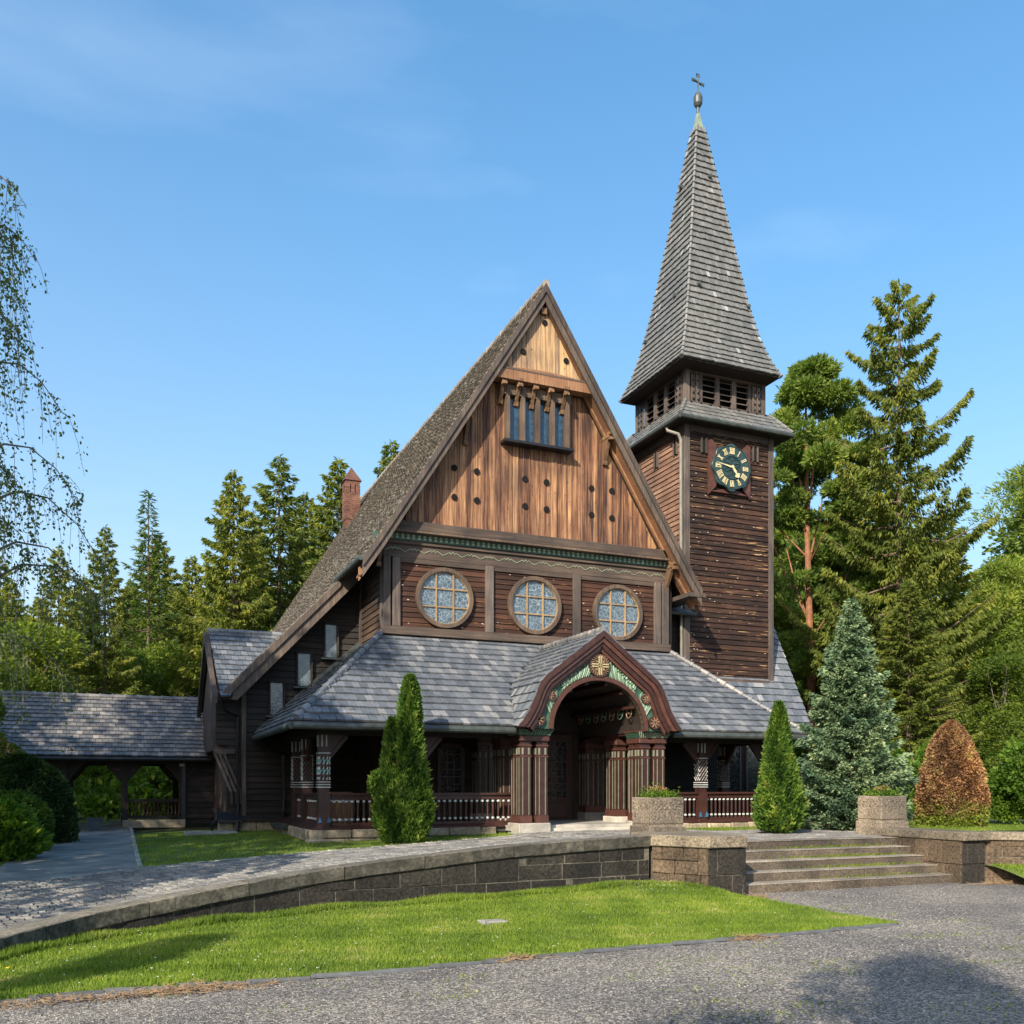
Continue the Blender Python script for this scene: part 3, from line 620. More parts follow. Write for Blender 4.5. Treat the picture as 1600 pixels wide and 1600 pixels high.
# right cheek
ck=wthing('right_stair_wall','stair wall right of the steps with sunlit inner face and pale coping','wall',(15.4,14.2,0))
m2=MB(); m2.chbox(15.06,15.8,13.14,15.3,.83,1.0,.015,.005); m2.build('coping_slab',M['cheek'],ck)
m2=MB(); m2.box(15.12,15.68,13.25,15.25,-.1,.825); m2.build('mortar_core',M['mortar'],ck)
for z0,z1,cuts in ((-.1,.36,(0,.37,.62)),(.37,.825,(0,.15,.44,.62))):
    for a,b in zip(cuts[:-1],cuts[1:]):
        m2=MB(); m2.chbox(15.1+a+.005,15.1+b-.005,13.22,13.4,z0,z1,.012,.004); m2.build('stone_block',M['basalt'],ck)
for z0,z1,cuts in ((-.1,.36,(13.23,13.62,14.1,14.5,15.25)),(.37,.825,(13.23,13.7,14.05,14.4,14.75,15.25))):
    for a,b in zip(cuts[:-1],cuts[1:]):
        m2=MB(); m2.chbox(15.088,15.3,a+.006,b-.006,z0,z1,.012,.004); m2.build('stone_block',M['basalt_sunlit'],ck)
rw=wthing('right_retaining_wall','low stone wall running off to the right of the right stair wall','wall',(17,12,0))
a=Vector((15.75,13.25)); d=Vector((20-15.72,9.4-13.3)).normalized()
for k in range(6):
    m2=MB(); obox(m2,a,d,k*1.3+.01,k*1.3+1.29,0,.4,.83,.995); m2.build('coping_slab',M['cheek'],rw)
for z0,z1,o in ((-.1,.5,0),(.51,.825,.3)):
    for k in range(12):
        m2=MB(); obox(m2,a,d,max(.0,k*.62-o)+.006 if k==0 else k*.62-o+.006,k*.62-o+.614,.05,.35,z0,z1); m2.build('stone_block',M['basalt_sunlit'],rw)
m2=MB(); obox(m2,a,d,0,7.7,.065,.34,-.1,.82); m2.build('mortar_core',M['mortar'],rw)
# planters
def planter(x0,y0,label,flab):
    t=thing('stone_planter',label,'planter',(x0+.37,y0+.36,.8)); B=lambda m2:[setattr(m2,'v',[(p[0]-x0-.37,p[1]-y0-.36,p[2]-.8) for p in m2.v])]
    m2=MB(); m2.chbox(x0-.03,x0+.77,y0-.03,y0+.74,.78,1.13,.02,.006); B(m2); m2.build('pedestal',M['planter'],t)
    m2=MB(); zz=1.17; m2.box(x0+.015,x0+.725,y0+.015,y0+.70,1.125,1.175)
    B(m2); m2.build('shadow_gap',M['planter'],t)
    m2=MB(); w_=.10
    m2.chbox(x0,x0+.74,y0,y0+w_,zz,1.68,.02,.005); m2.chbox(x0,x0+.74,y0+.71-w_,y0+.71,zz,1.68,.02,.005)
    m2.chbox(x0,x0+w_,y0+.02,y0+.69,zz,1.68,.02,.005); m2.chbox(x0+.74-w_,x0+.74,y0+.02,y0+.69,zz,1.68,.02,.005); m2.box(x0+.05,x0+.69,y0+.05,y0+.66,zz+.01,1.62)
    B(m2); m2.build('trough',M['planter'],t)
    # carved worn reliefs: three square flower bosses per side
    for k in range(3):
        for side in (0,1):
            u=.17+k*.2; m2=MB()
            for i,(du,dz) in enumerate(((-.05,.05),(.05,.05),(-.05,-.05),(.05,-.05),(0,0))):
                e=.026; 
                if side==0: m2.chbox(x0+u+du-e,x0+u+du+e,y0-.012,y0+.01,1.53+dz-e,1.53+dz+e,.006,.003)
                else: m2.chbox(x0-.012,x0+.01,y0+u+du-e,y0+u+du+e,1.53+dz-e,1.53+dz+e,.006,.003)
            if side==0: m2.chbox(x0+u-.02,x0+u+.02,y0-.008,y0+.01,1.30,1.44,.005,.003)
            else: m2.chbox(x0-.008,x0+.01,y0+u-.02,y0+u+.02,1.30,1.44,.005,.003)
            B(m2); m2.build('carved_relief',M['planter'],t)
    f=thing('planter_flowers',flab,'flowers',(x0+.37,y0+.36,1.63))
    n=900; P=rng.normal(0,1,(n,3))*[.22,.2,.06]+[0,0,.07]; P[:,:2]=np.clip(P[:,:2],-.3,.3); P[:,2]=np.abs(P[:,2])+.02*0+ .16*np.exp(-(P[:,0]**2+P[:,1]**2)/.02)*rng.random(n)
    link('foliage',leafmesh(P,rng.normal(0,1,(n,3))+[0,0,.8],.06,.03),M['broad'],f)
    n=260; P=rng.normal(0,1,(n,3))*[.09,.07,.03]+[0,0,.2]; P[:,2]=np.abs(P[:,2]); link('blossoms',leafmesh(P[:150],rng.normal(0,1,(150,3)),.03,.025),M['flower'],f)
def leafmesh(P,D,L,Wd,rnd=None,jl=.4,name='leaves'):
    n=len(P); D=np.asarray(D,float); D/= (np.linalg.norm(D,axis=1,keepdims=True)+1e-9)
    U=rng.normal(0,1,(n,3)); Sd=np.cross(D,U); Sd/= (np.linalg.norm(Sd,axis=1,keepdims=True)+1e-9)
    l=(L*rng.uniform(1-jl,1+jl,n))[:,None] if np.isscalar(L) else (L*rng.uniform(1-jl,1+jl,n))[:,None]
    w_=Wd*(l/ (L if np.isscalar(L) else L[:,None]))*.5
    V=np.stack([P,P+D*l*.45+Sd*w_,P+D*l,P+D*l*.45-Sd*w_],1).reshape(-1,3); Fc=np.arange(4*n).reshape(n,4)
    return npmesh(name,V,Fc,rnd)
planter(9.2,15.05,'stone planter box on the left stair wall with dark weathered sides','low plants with a few pink blooms in the left stone planter')
planter(15.1,15.3,'paler sunlit stone planter box at the head of the right stair wall','reddish flowers in the right stone planter')

# ============================================================ the church
ch=wthing('wooden_church','dark timber church with steep gable, round windows, arched porch and shingled clock spire','church',(10.8,24,.75))
def shingles(roof,Lf,Rf,nrow,wd,m,thick=.018,lip=.028,indiv=0,start=0,end=None,name='shingle',indkey=None,v0=0.,v1=1.,skip=None):
    """rows of real tiles between two boundary curves Lf(v), Rf(v); v=0 eave, v=1 ridge"""
    L0,R0=Vector(Lf(v0)),Vector(Rf(v0)); e=(R0-L0).normalized(); 
    if e.length<.5: e=(Vector(Rf(.01))-Vector(Lf(.01))).normalized()
    def row(v):
        v=min(max(v,0),1); a=Vector(Lf(v)); b=Vector(Rf(v)); return a,a.dot(e),b.dot(e)
    tiles=[]
    for i in range(nrow):
        va=v0+(v1-v0)*i/nrow; vb=min(1,v0+(v1-v0)*(i+1.28)/nrow)
        A,a0,a1=row(va); B,b0,b1=row(vb); n=e.cross((B-A)).normalized()
        if n.z<0: n=-n
        off=(wd/2 if i%2 else 0)-(a0%wd); s=a0+off-wd
        while s<a1:
            g=.004+random.uniform(0,.003)
            s0,s1=max(s+g,a0),min(s+wd-g,a1)
            t0,t1=max(s+g,b0),min(s+wd-g,b1)
            s+=wd
            if s1-s0<.02: continue
            if t1<t0+.004: t0=t1=max(b0,min(b1,(s0+s1)/2)); t1+=.004
            lf=lip+random.uniform(-.006,.007); dz=random.uniform(-.012,.012)
            dn=(A-B).normalized()*dz
            P=[A+e*(s0-a0)+n*lf+dn,A+e*(s1-a0)+n*(lf+random.uniform(-.004,.004))+dn,B+e*(t1-b0)+n*.004,B+e*(t0-b0)+n*.004]
            Q=[A+e*(s0-a0)+n*(lf-thick)+dn,A+e*(s1-a0)+n*(lf-thick)+dn,B+e*(t1-b0)-n*.01,B+e*(t0-b0)-n*.01]
            mid=(P[0]+P[1])/2
            if skip and skip(mid): continue
            ppx=mid.x*CS-mid.y*SN; dep=mid.x*SN+mid.y*CS
            tiles.append((dep,(s1-s0)/dep,P+Q))
    fs=[(0,1,2,3),(4,5,1,0),(5,6,2,1),(7,4,0,3)]
    sel=set()
    if indiv:
        o=sorted(range(len(tiles)),key=lambda k:-tiles[k][1]*(1 if indkey is None else indkey(tiles[k][2][0])))[:indiv]; sel=set(o)
    m2=MB()
    for k,(d,w_,P) in enumerate(tiles):
        if k in sel: MB().add(P,fs).build(name,m,roof)
        else: m2.add(P,fs)
    if m2.f: m2.build(name+'s',m,roof,kind='stuff')
def ridgetiles(roof,p,q,m,r=.085,step=.33,name='ridge_tile',solo=True,sag=0):
    p=Vector(p);q=Vector(q);L=(q-p).length;n=max(1,int(L/step)); m2=MB()
    for i in range(n):
        a=p+(q-p)*i/n; b=p+(q-p)*(i+1.12)/n
        mm=MB() if solo else m2
        mm.tube([a,b],[r*1.18,r*.95],8)
        mm.tube([a-(b-a)*.02,a+(b-a)*.08],[r*1.38,r*1.3],8)
        if solo: mm.build(name,m,roof)
    if not solo: m2.build(name+'s',m,roof)
def sheetroof(name,Lf,Rf,nv,th,m,parent=None,label=None):
    m2=MB(); pts=[]
    for i in range(nv+1):
        v=i/nv; pts.append((Vector(Lf(v)),Vector(Rf(v))))
    vs=[];fs=[]
    for i,(a,b) in enumerate(pts):
        o=pts[min(i+1,nv)][0]-pts[max(i-1,0)][0]; ee=(pts[0][1]-pts[0][0]); n=ee.cross(o).normalized()
        if n.z<0:n=-n
        vs+=[a,b,b-n*th,a-n*th]
    for i in range(nv):
        k=4*i
        for j in range(4): fs.append((k+j,k+(j+1)%4,k+4+(j+1)%4,k+4+j))
    fs+=[(0,1,2,3),(4*nv+3,4*nv+2,4*nv+1,4*nv)]
    m2.add(vs,fs,.5); return m2.build(name,m,parent or ch,label)
def lerp(a,b): a=Vector(a);b=Vector(b); return lambda v:a+(b-a)*v
def poly(*pts):
    P=[Vector(p) for p in pts]; n=len(P)-1
    D=[0]
    for a,b in zip(P[:-1],P[1:]): D.append(D[-1]+(b-a).length)
    def f(v):
        t=v*D[-1]
        for i in range(n):
            if t<=D[i+1]+1e-9: return P[i]+(P[i+1]-P[i])*((t-D[i])/(D[i+1]-D[i]))
        return P[-1]
    return f
SQ=M['slate']; CX=10.84
# ---- walls behind the boards
YW=24.0
m2=MB(); m2.box(6.43,15.24,24.06,24.3,.85,8.9); front=m2.build('front_wall',M['dark'],ch)
m2=MB(); m2.prism([(6.38,8.62),(15.30,8.62),(10.84,15.35)],'y',24.0,24.2); gable=m2.build('gable_wall',M['dark'],ch)
# vertical gable boards
def zroof(x): return 15.46-1.605*abs(x-CX)   # underside of the gable
x=6.03; bw=.168
while x<15.66:
    x1=min(15.66,x+bw*random.uniform(.93,1.07)); zt0,zt1=min(zroof(x)-.28,13.05),min(zroof(x1)-.28,13.05)
    yo=random.uniform(-.012,.012)
    m2=MB(); pts=[(x+.005,8.8),(x1-.005,8.8),(x1-.005,zt1+.05),(x+.005,zt0+.05)]
    if min(zt0,zt1)>8.85:
        if x<10.84<x1: pts=[(x+.005,8.8),(x1-.005,8.8),(x1-.005,zt1),(x+.005,zt0)]
        m2.prism(pts,'y',23.92+yo,23.99); 
        if random.random()<.5: m2.box(x1-.02,x1+.012,23.90+yo,23.93+yo,8.8,min(zt0,zt1)-.05)
        m2.build('board',M['gable'],gable)
    x=x1
x=9.05
while x<12.6:
    x1=x+bw*.85*random.uniform(.93,1.07); zt0,zt1=zroof(x)-.25,zroof(x1)-.25
    if min(zt0,zt1)>13.15:
        m2=MB(); m2.prism([(x+.005,13.05),(x1-.005,13.05),(x1-.005,zt1),(x+.005,zt0)],'y',23.56+random.uniform(-.01,.01),23.64); m2.build('board',M['gabletop'],gable)
    x=x1
m2=MB(); m2.prism([(9.15,13.0),(12.53,13.0),(10.84,15.3)],'y',23.63,23.93); m2.build('upper_gable_box',M['dark'],ch)
m2=MB(); 
arch=[(9.22,12.98),(12.46,12.98),(12.33,13.24),(11.9,13.27)]+[(CX+.95*math.cos(t)*1.1,13.27+.09*math.sin(t)) for t in np.linspace(.1,3.04,9)]+[(9.8,13.27),(9.36,13.24)]
m2.prism(arch,'y',23.30,23.62); m2.build('arched_beam',M['soffit'],ch)
m2=MB(); m2.beam((9.36,23.40,13.27),(12.32,23.40,13.27),.22,.05); m2.build('beam_cap',M['beamx'],ch)
# gable holes
for (x,z) in ((8.36,10.5),(9.01,10.49),(8.36,9.71),(9.01,9.7),(10.45,10.47),(11.11,10.46),(10.45,9.71),(11.11,9.7),(12.54,10.47),(13.21,10.48),(12.54,9.71),(13.21,9.69)):
    m2=MB(); m2.disc((x,z),.085,23.885,23.93,16); m2.build('vent_hole',M['void'],gable); 
for (x,z) in ((10.89,15.0-.25),(10.24,13.83),(11.55,13.81)):
    m2=MB(); m2.disc((x,z),.08,23.53,23.57,16); m2.build('vent_hole',M['void'],gable)
# brackets
def bracket(x,yw,zt,par,s=1,d=.5,al=.9):
    m2=MB(); w_=.075*s
    m2.box(x-w_,x+w_,yw-d,yw,zt-.13*s,zt)                 # head
    m2.box(x-w_*1.1,x+w_*1.1,yw-d-.05,yw-d+.10,zt-.05*s,zt+.04*s)
    m2.box(x-w_,x+w_,yw-d-.04,yw-d+.08,zt-.22*s,zt-.12*s)
    m2.box(x-w_*.9,x+w_*.9,yw-d-.09,yw-d+.0,zt-.24*s,zt-.18*s)
    m2.prism([(yw,zt-al*s),(yw-.1*s,zt-al*s),(yw-d*.8,zt-.2*s),(yw-d*.5,zt-.1*s),(yw,zt-.1*s)],'x',x-w_*.75,x+w_*.75)
    m2.prism([(yw,zt-al*s-.1*s),(yw-.08,zt-al*s-.1*s),(yw-.12,zt-al*s+.02*s),(yw,zt-al*s+.02*s)],'x',x-w_,x+w_)
    return m2.build('bracket',M['carved'],par)
for x in (9.66,10.13,10.6,11.07,11.54): bracket(x,23.70,13.02,ch,.85,.36,.62)
bracket(8.66,23.75,11.95,ch,.8,.40); bracket(12.95,23.75,11.98,ch,.8,.40)
bracket(6.32,24.0,8.5,ch,.8,.55); bracket(15.17,24.0,8.5,ch,.8,.55)
m2=MB(); m2.box(10.76,10.92,23.3,23.6,14.95,15.12); m2.build('ridge_beam_end',M['carved'],ch)
# window of the gable: four lights
win=MB(); win.box(9.83,11.70,23.86,23.93,11.42,12.92); gw=win.build('gable_window',M['dark'],ch)
for i in range(4):
    x0=9.9+i*.455
    m2=MB(); m2.box(x0,x0+.34,23.845,23.858,11.42,12.72); m2.build('pane',M['glassb'],gw)
for i in range(5):
    x0=9.78+i*.455
    m2=MB(); m2.box(x0+.015,x0+.115,23.66,23.85,11.40,12.9); m2.build('mullion',M['ringw'],gw)
m2=MB(); m2.box(9.74,11.78,23.68,23.9,12.66,12.93); m2.build('head_board',M['ringw'],gw)
m2=MB(); m2.box(9.70,11.82,23.58,23.9,11.33,11.40); m2.build('sill',M['black'],gw); gw.location.y-=.16; gable.location.y-=.16
# cornice and band
m2=MB(); m2.box(6.40,15.28,23.62,23.9,8.66,8.90); m2.build('lower_gable_beam',M['beamx'],ch,bevel=.01)
m2=MB(); m2.box(6.38,15.30,23.60,23.95,8.60,8.655); m2.build('cream_moulding',M['ringw'],ch)
m2=MB(); m2.box(6.2,15.45,23.80,24.0,8.43,8.60); m2.build('dentil_board',M['teald'],ch)
m2=MB(); n=58
for k in range(n):
    x=6.28+k*(15.0-6.28)/(n-1)
    for zz in (8.455,8.525): m2.chbox(x,x+.068,23.77,23.81,zz,zz+.055,.008,.001)
m2.build('dentils',M['mint'],ch,kind='stuff')
m2=MB(); m2.box(6.43,15.24,23.84,24.0,8.34,8.43); m2.box(6.43,15.24,23.90,24.0,7.98,8.34); m2.build('frieze_board',M['beamx'],ch,bevel=.008)
m2=MB(); x=6.5
pts=[]
while x<15.1:
    for dx,dz in ((0,0),(.16,.085),(.19,.035),(.25,.10),(.30,.035),(.34,.08),(.50,-.01)): pts.append((x+dx,23.888,8.15+dz))
    x+=.54
for a,b in zip(pts[:-1],pts[1:]): m2.beam(a,b,.013,.015)
m2.build('zigzag_trim',M['mint'],ch)
posts=[(6.43,6.63),(6.68,6.90),(9.33,9.57),(12.03,12.27),(14.74,14.96),(15.0,15.24)]
for a,b in posts: 
    m2=MB(); m2.box(a,b,23.87,24.05,6.14,7.98); m2.build('post',M['beam'],ch,bevel=.012)
m2=MB(); m2.box(6.38,15.28,23.84,24.0,5.92,6.14); m2.build('sill_beam',M['beamx'],ch,bevel=.01)
m2=MB(); m2.box(6.9,14.74,23.91,24.0,7.86,7.978); m2.build('head_beam',M['beamx'],ch)
for a,b in ((6.9,9.33),(9.57,12.03),(12.27,14.74)):
    z=6.14
    while z<7.85:
        z1=min(7.86,z+.138); m2=MB(); m2.prism([(23.985,z+.003),(23.945+random.uniform(-.006,.004),z+.003),(23.968,z1-.003),(23.985,z1-.003)],'x',a+.002,b-.002); m2.build('siding_board',M['band'],front); z=z1
# round windows
for x,z in ((8.14,6.985),(10.82,6.985),(13.49,6.975)):
    m2=MB(); m2.disc((x,z),.72,23.925,23.94,40); rwn=m2.build('round_window',M['glass'],ch)
    m2=MB(); m2.ring((x,z),.705,.82,23.83,23.97,48); m2.build('frame',M['ringw'],rwn,bevel=.01)
    m2=MB(); m2.ring((x,z),.69,.715,23.87,23.93,48); m2.build('inner_rim',M['muntin'],rwn)
    for o in (-.245,.245):
        h_=math.sqrt(.70**2-o*o)
        m2=MB(); m2.box(x+o-.02,x+o+.02,23.875,23.925,z-h_,z+h_); m2.build('muntin',M['muntin'],rwn)
        m2=MB(); m2.box(x-h_,x+h_,23.88,23.922,z+o-.016,z+o+.016); m2.build('muntin',M['muntin'],rwn)
# block side wall (faces left)
m2=MB(); m2.box(6.48,6.7,24.05,26.6,3.0,8.5); sidew=m2.build('side_wall',M['dark'],ch)
z=5.5
while z<8.45:
    z1=z+.17; m2=MB(); m2.prism([(6.49,z+.004),(6.44,z+.004),(6.465,z1-.004),(6.49,z1-.004)],'y',24.06,26.5); m2.build('siding_board',M['wingy'],sidew); z=z1
m2=MB(); m2.box(6.41,6.6,24.0,24.2,5.9,8.4); m2.build('corner_post',M['beam'],ch)
m2=MB(); m2.box(6.40,6.55,26.35,26.47,5.6,8.9); m2.build('corner_post',M['barge'],ch)
# ---- main roof
RZ=15.72; RX=CX
def mainL(y): return poly((5.72,y,7.70),(6.35,y,8.62),(RX,y,RZ))
def mainR(y): return poly((15.96,y,7.70),(15.33,y,8.62),(RX,y,RZ))
mrf=sheetroof('main_roof',mainL(23.24),mainL(45.2),80,.10,M['dark'])
shingles(mrf,mainL(23.22),mainL(45.2),58,.22,M['slatem'],lip=.035,thick=.024)
mrr=sheetroof('right_roof_slope',mainR(23.24),mainR(45.2),80,.10,M['dark'])
shingles(mrr,lambda v:mainR(23.22)(v),lambda v:mainR(27.)(v),58,.22,M['slatem'],lip=.035,thick=.024)
ridgetiles(mrf,(RX,23.2,RZ+.0),(RX,45.2,RZ+.0),M['slatem'],.09,.38,solo=False)
# snow hooks / light tiles
m2=MB()
for k in range(26):
    v=random.uniform(.1,.93); y=random.uniform(24,40); p=mainL(y)(v); m2.box(p.x-.07,p.x-.02,y,y+.06,p.z+.02,p.z+.08)
m2.build('snow_hooks',M['copperp'],mrf,kind='stuff')
# bargeboards of the gable
def barge(side,y0,y1,off,h,m,name,z0=7.68,th=None,ext=0):
    sx=side
    pts=[]
    for v in (0,.09,.35,.7,1):
        p=(mainL(0) if side<0 else mainR(0))(v); pts.append((p.x,p.z-off))
    d=h
    lower=[(x,z-d) for x,z in pts]
    m2=MB(); m2.prism(pts+lower[::-1],'y',y0,y1); return m2.build(name,m,ch)
barge(-1,23.22,23.28,.03,.44,M['barge'],'bargeboard'); barge(1,23.22,23.28,.03,.44,M['barge'],'bargeboard')
barge(-1,23.17,23.22,-.03,.24,M['barge'],'verge_board'); barge(1,23.17,23.22,-.03,.24,M['barge'],'verge_board')
barge(-1,23.28,23.93,.34,.05,M['soffit'],'soffit'); barge(1,23.28,23.93,.34,.05,M['soffit'],'soffit')
barge(-1,23.62,23.72,.15,.34,M['soffit'],'inner_rafter'); barge(1,23.62,23.72,.15,.34,M['soffit'],'inner_rafter')
m2=MB(); m2.tube([(5.66,23.2,7.70),(5.66,26.2,7.72)],.07,8); m2.build('gutter',M['copper'],ch)
m2=MB(); m2.box(15.5,16.1,23.2,26,7.5,7.62); m2.build('right_eave_board',M['barge'],ch)
m2=MB(); m2.box(15.24,15.4,24.0,26.6,5.6,8.6); m2.build('right_side_wall',M['wing'],ch)
# small roof between gable and tower
sr=sheetroof('small_link_roof',lerp((15.2,24.5,7.28),(15.2,25.6,7.95)),lerp((16.6,24.5,7.28),(16.3,25.6,7.95)),1,.05,M['dark'])
shingles(sr,lerp((15.2,24.5,7.28),(15.2,25.6,7.95)),lerp((16.6,24.5,7.28),(16.3,25.6,7.95)),5,.2,SQ)
m2=MB(); m2.tube([(15.2,24.45,7.25),(16.6,24.45,7.25)],.06,8); m2.build('gutter',M['copper'],ch)
m2=MB(); m2.box(15.3,16.3,25.0,25.2,4.5,7.3); lw=m2.build('link_wall',M['wing'],ch); m2=MB(); m2.box(15.72,15.86,24.9,25.0,4.5,7.25); m2.build('post',M['beam'],lw)
# ---- left wing
Yw=26.5
def lowL(y): return poly((2.52,y,4.36),(5.72,y,7.68))
lr=sheetroof('left_wing_roof',lowL(25.95),lowL(45.2),2,.09,M['dark'])
shingles(lr,lowL(25.93),lowL(45.2),24,.22,M['slatem'],lip=.035,thick=.024)
m2=MB(); m2.prism([(2.6,4.22),(2.95,4.22),(6.3,7.75),(6.3,8.1),(5.75,7.66)],'y',25.88,25.97); m2.build('bargeboard',M['barge'],ch)
m2=MB(); m2.prism([(2.5,4.35),(5.74,7.71),(5.74,7.5),(2.6,4.2)],'y',25.82,25.88); m2.build('verge_board',M['barge'],ch)
m2=MB(); m2.prism([(3.2,.9),(6.5,.9),(6.5,8.3),(6.0,7.95),(3.2,4.85)],'y',26.56,26.8); wing=m2.build('left_wing_wall',M['dark'],ch)
def xl_(z): return 3.2 if z<4.75 else 3.2+(z-4.75)/1.13+.05
z=.98
while z<7.9:
    z1=z+.172*random.uniform(.95,1.05); xa,xb=xl_(z),xl_(z1)
    m2=MB(); vs=[(xa,26.50+random.uniform(-.004,.004),z+.004),(6.44,26.50,z+.004),(6.44,26.53,z1-.004),(xb,26.53,z1-.004),(xa,26.57,z+.004),(6.44,26.57,z+.004),(6.44,26.57,z1-.004),(xb,26.57,z1-.004)]
    m2.add(vs,[(0,1,2,3),(4,7,6,5),(0,4,5,1),(3,2,6,7),(0,3,7,4)]); m2.build('siding_board',M['wing'],wing); z=z1
m2=MB(); m2.box(3.12,3.24,26.44,26.6,.95,4.75); m2.build('corner_post',M['barge'],ch)
for x,z,w_,h_ in ((4.07,4.33,.34,.9),(4.83,5.18,.35,.92),(5.59,6.04,.32,.94)):
    m2=MB(); m2.box(x-w_/2,x+w_/2,26.47,26.505,z-h_/2,z+h_/2); pw=m2.build('wing_window',M['glassw'],ch)
    m2=MB(); m2.box(x+w_/2,x+w_/2+.055,26.40,26.52,z-h_/2-.03,z+h_/2+.05); m2.box(x-w_/2-.055,x-w_/2,26.42,26.52,z-h_/2-.03,z+h_/2+.05); m2.box(x-w_/2-.06,x+w_/2+.06,26.39,26.52,z+h_/2,z+h_/2+.05); m2.build('frame',M['wing'],pw)
    m2=MB(); m2.box(x-w_/2-.13,x+w_/2+.13,26.34,26.52,z-h_/2-.07,z-h_/2-.03); m2.build('sill',M['copper'],pw)
m2=MB(); m2.prism([(26.3,.98),(26.3,.93),(26.6,.90),(26.6,1.2)],'x',3.1,5.3); m2.build('drip_board',M['wing'],ch)
m2=MB(); m2.box(2.9,3.2,26.62,45,.9,4.6); m2.build('left_nave_wall',M['wingy'],ch)
m2=MB(); m2.prism([(3.0,.9),(18.7,.9),(18.7,4.3),(15.9,7.6),(10.84,15.4),(5.8,7.8),(3.0,4.6)],'y',44.6,44.8); m2.build('rear_wall',M['wing'],ch)
def plinthrow(x0,x1,y,axis,z0,z1,wlo,whi,dep=.3,m='plinth',name='plinth_stone'):
    q=x0
    while q<x1-.05:
        q1=min(x1,q+random.uniform(wlo,whi)); 
        if x1-q1<.15: q1=x1
        m2=MB(); jy=random.uniform(-.02,.02)
        if axis=='x': m2.chbox(q+.006,q1-.006,y+jy,y+dep,z0,z1-random.uniform(0,.012),.025,.012)
        else: m2.chbox(y+jy,y+dep,q+.006,q1-.006,z0,z1-random.uniform(0,.012),.025,.012)
        m2.build(name,M[m],ch); q=q1
plinthrow(3.0,5.2,26.42,'x',.45,.93,.4,.8)
# transept roof at far left
def tr0(v): return Vector((2.5,25.75,4.28)).lerp(Vector((2.42,28.5,6.42)),v)
def tr1(v): return Vector((2.75,25.75,4.28)).lerp(Vector((4.75,28.5,6.42)),v)
tp=sheetroof('transept_roof',tr0,tr1,2,.06,M['dark']); shingles(tp,tr0,tr1,13,.19,SQ,lip=.055,thick=.045)
def tb0(v): return Vector((2.42,31.2,4.28)).lerp(Vector((2.42,28.5,6.42)),v)
def tb1(v): return Vector((5.0,31.2,4.28)).lerp(Vector((4.9,28.5,6.42)),v)
sheetroof('transept_rear_roof',tb0,tb1,2,.06,M['dark'])
ridgetiles(tp,(2.4,28.5,6.44),(4.8,28.5,6.46),SQ,.07,.3,solo=False)
m2=MB(); m2.prism([(25.75,4.1),(25.75,4.28),(28.5,6.42),(31.2,4.28),(31.2,4.1),(28.5,6.1)],'x',2.30,2.42); m2.build('bargeboard',M['barge'],ch)
m2=MB(); m2.prism([(26.65,.9),(26.65,4.45),(28.5,6.1),(30.6,4.4),(30.6,.9)],'x',2.75,2.95); tg=m2.build('transept_gable_wall',M['wingy'],ch)
m2=MB(); m2.prism([(26.65,2.9),(26.6,4.35),(28.5,5.9),(30.6,4.3),(30.6,2.9)],'x',2.45,2.76); m2.build('jettied_bay',M['wingy'],ch)
m2=MB(); m2.box(2.75,3.15,26.6,26.7,.9,4.5); m2.build('transept_front_wall',M['wing'],ch)
z=.98
while z<4.3:
    m2=MB(); m2.prism([(26.60,z),(26.56,z),(26.585,z+.165),(26.60,z+.165)],'x',2.46 if z>2.9 else 2.76,3.12); m2.build('siding_board',M['wing'],tg); z+=.17
m2=MB(); m2.box(2.4,2.95,26.5,26.72,2.78,2.92); m2.build('jetty_beam',M['barge'],ch)
for k,x in enumerate((2.62,2.74,2.86)):
    m2=MB(); m2.beam((x-.22,26.55,2.85),(x+.22,26.45,1.75),.06,.07); m2.beam((x+.24,26.5,1.8),(x+.24,26.5,1.4),.05,.06); m2.build('brace',M['barge'],ch)
m2=MB(); m2.prism([(26.1,.98),(26.6,1.18),(26.6,.9),(26.1,.9)],'x',2.5,3.1); m2.build('drip_board',M['black'],ch)
m2=MB(); m2.tube([(2.55,25.9,4.2),(2.62,26.1,3.95),(3.02,26.42,3.8),(3.02,26.42,1.1),(2.98,26.1,.9),(2.96,26.0,.62)],.05,8); m2.build('downpipe',M['black'],ch)
m2=MB(); m2.tube([(2.45,26.3,1.3),(2.42,26.2,.95),(2.3,26.0,.85),(2.3,26.0,.6)],.045,8); m2.build('downpipe',M['black'],ch)
plinthrow(2.5,3.1,26.3,'x',.45,.9,.3,.4)
m2=MB(); m2.chbox(1.6,2.9,25.4,26.1,.5,.70,.02,.01); m2.build('stone_step',M['granite'],ch)
# chimney
chm=MB(); chm.prism([(9.25,13.3),(9.85,13.3),(9.85,14.6),(9.25,14.6)],'y',40.63,41.2); cm=chm.build('chimney',M['brick'],mrf)
m2=MB()
for ri,zc in enumerate(np.arange(13.7,15.4,.085)):
    x0,x1,y0,y1=9.22,9.88,40.6,41.25
    if 14.85<zc<15.15:
        for (a,b,c_,d_) in ((x0,x0+.2,y0,y0+.2),(x1-.2,x1,y0,y0+.2),((x0+x1)/2-.08,(x0+x1)/2+.08,y0,y0+.2),(x0,x0+.2,y1-.2,y1),(x1-.2,x1,y1-.2,y1)): m2.box(a,b,c_,d_,zc,zc+.076)
    else:
        o=.1 if ri%2 else 0
        for k in range(-1,4):
            a=max(x0,x0+k*.215+o); b=min(x1,x0+(k+1)*.215+o-.01)
            if b-a>.03: m2.box(a,b,y0,y1,zc,zc+.076)
m2.build('bricks',M['brick'],mrf,kind='stuff')
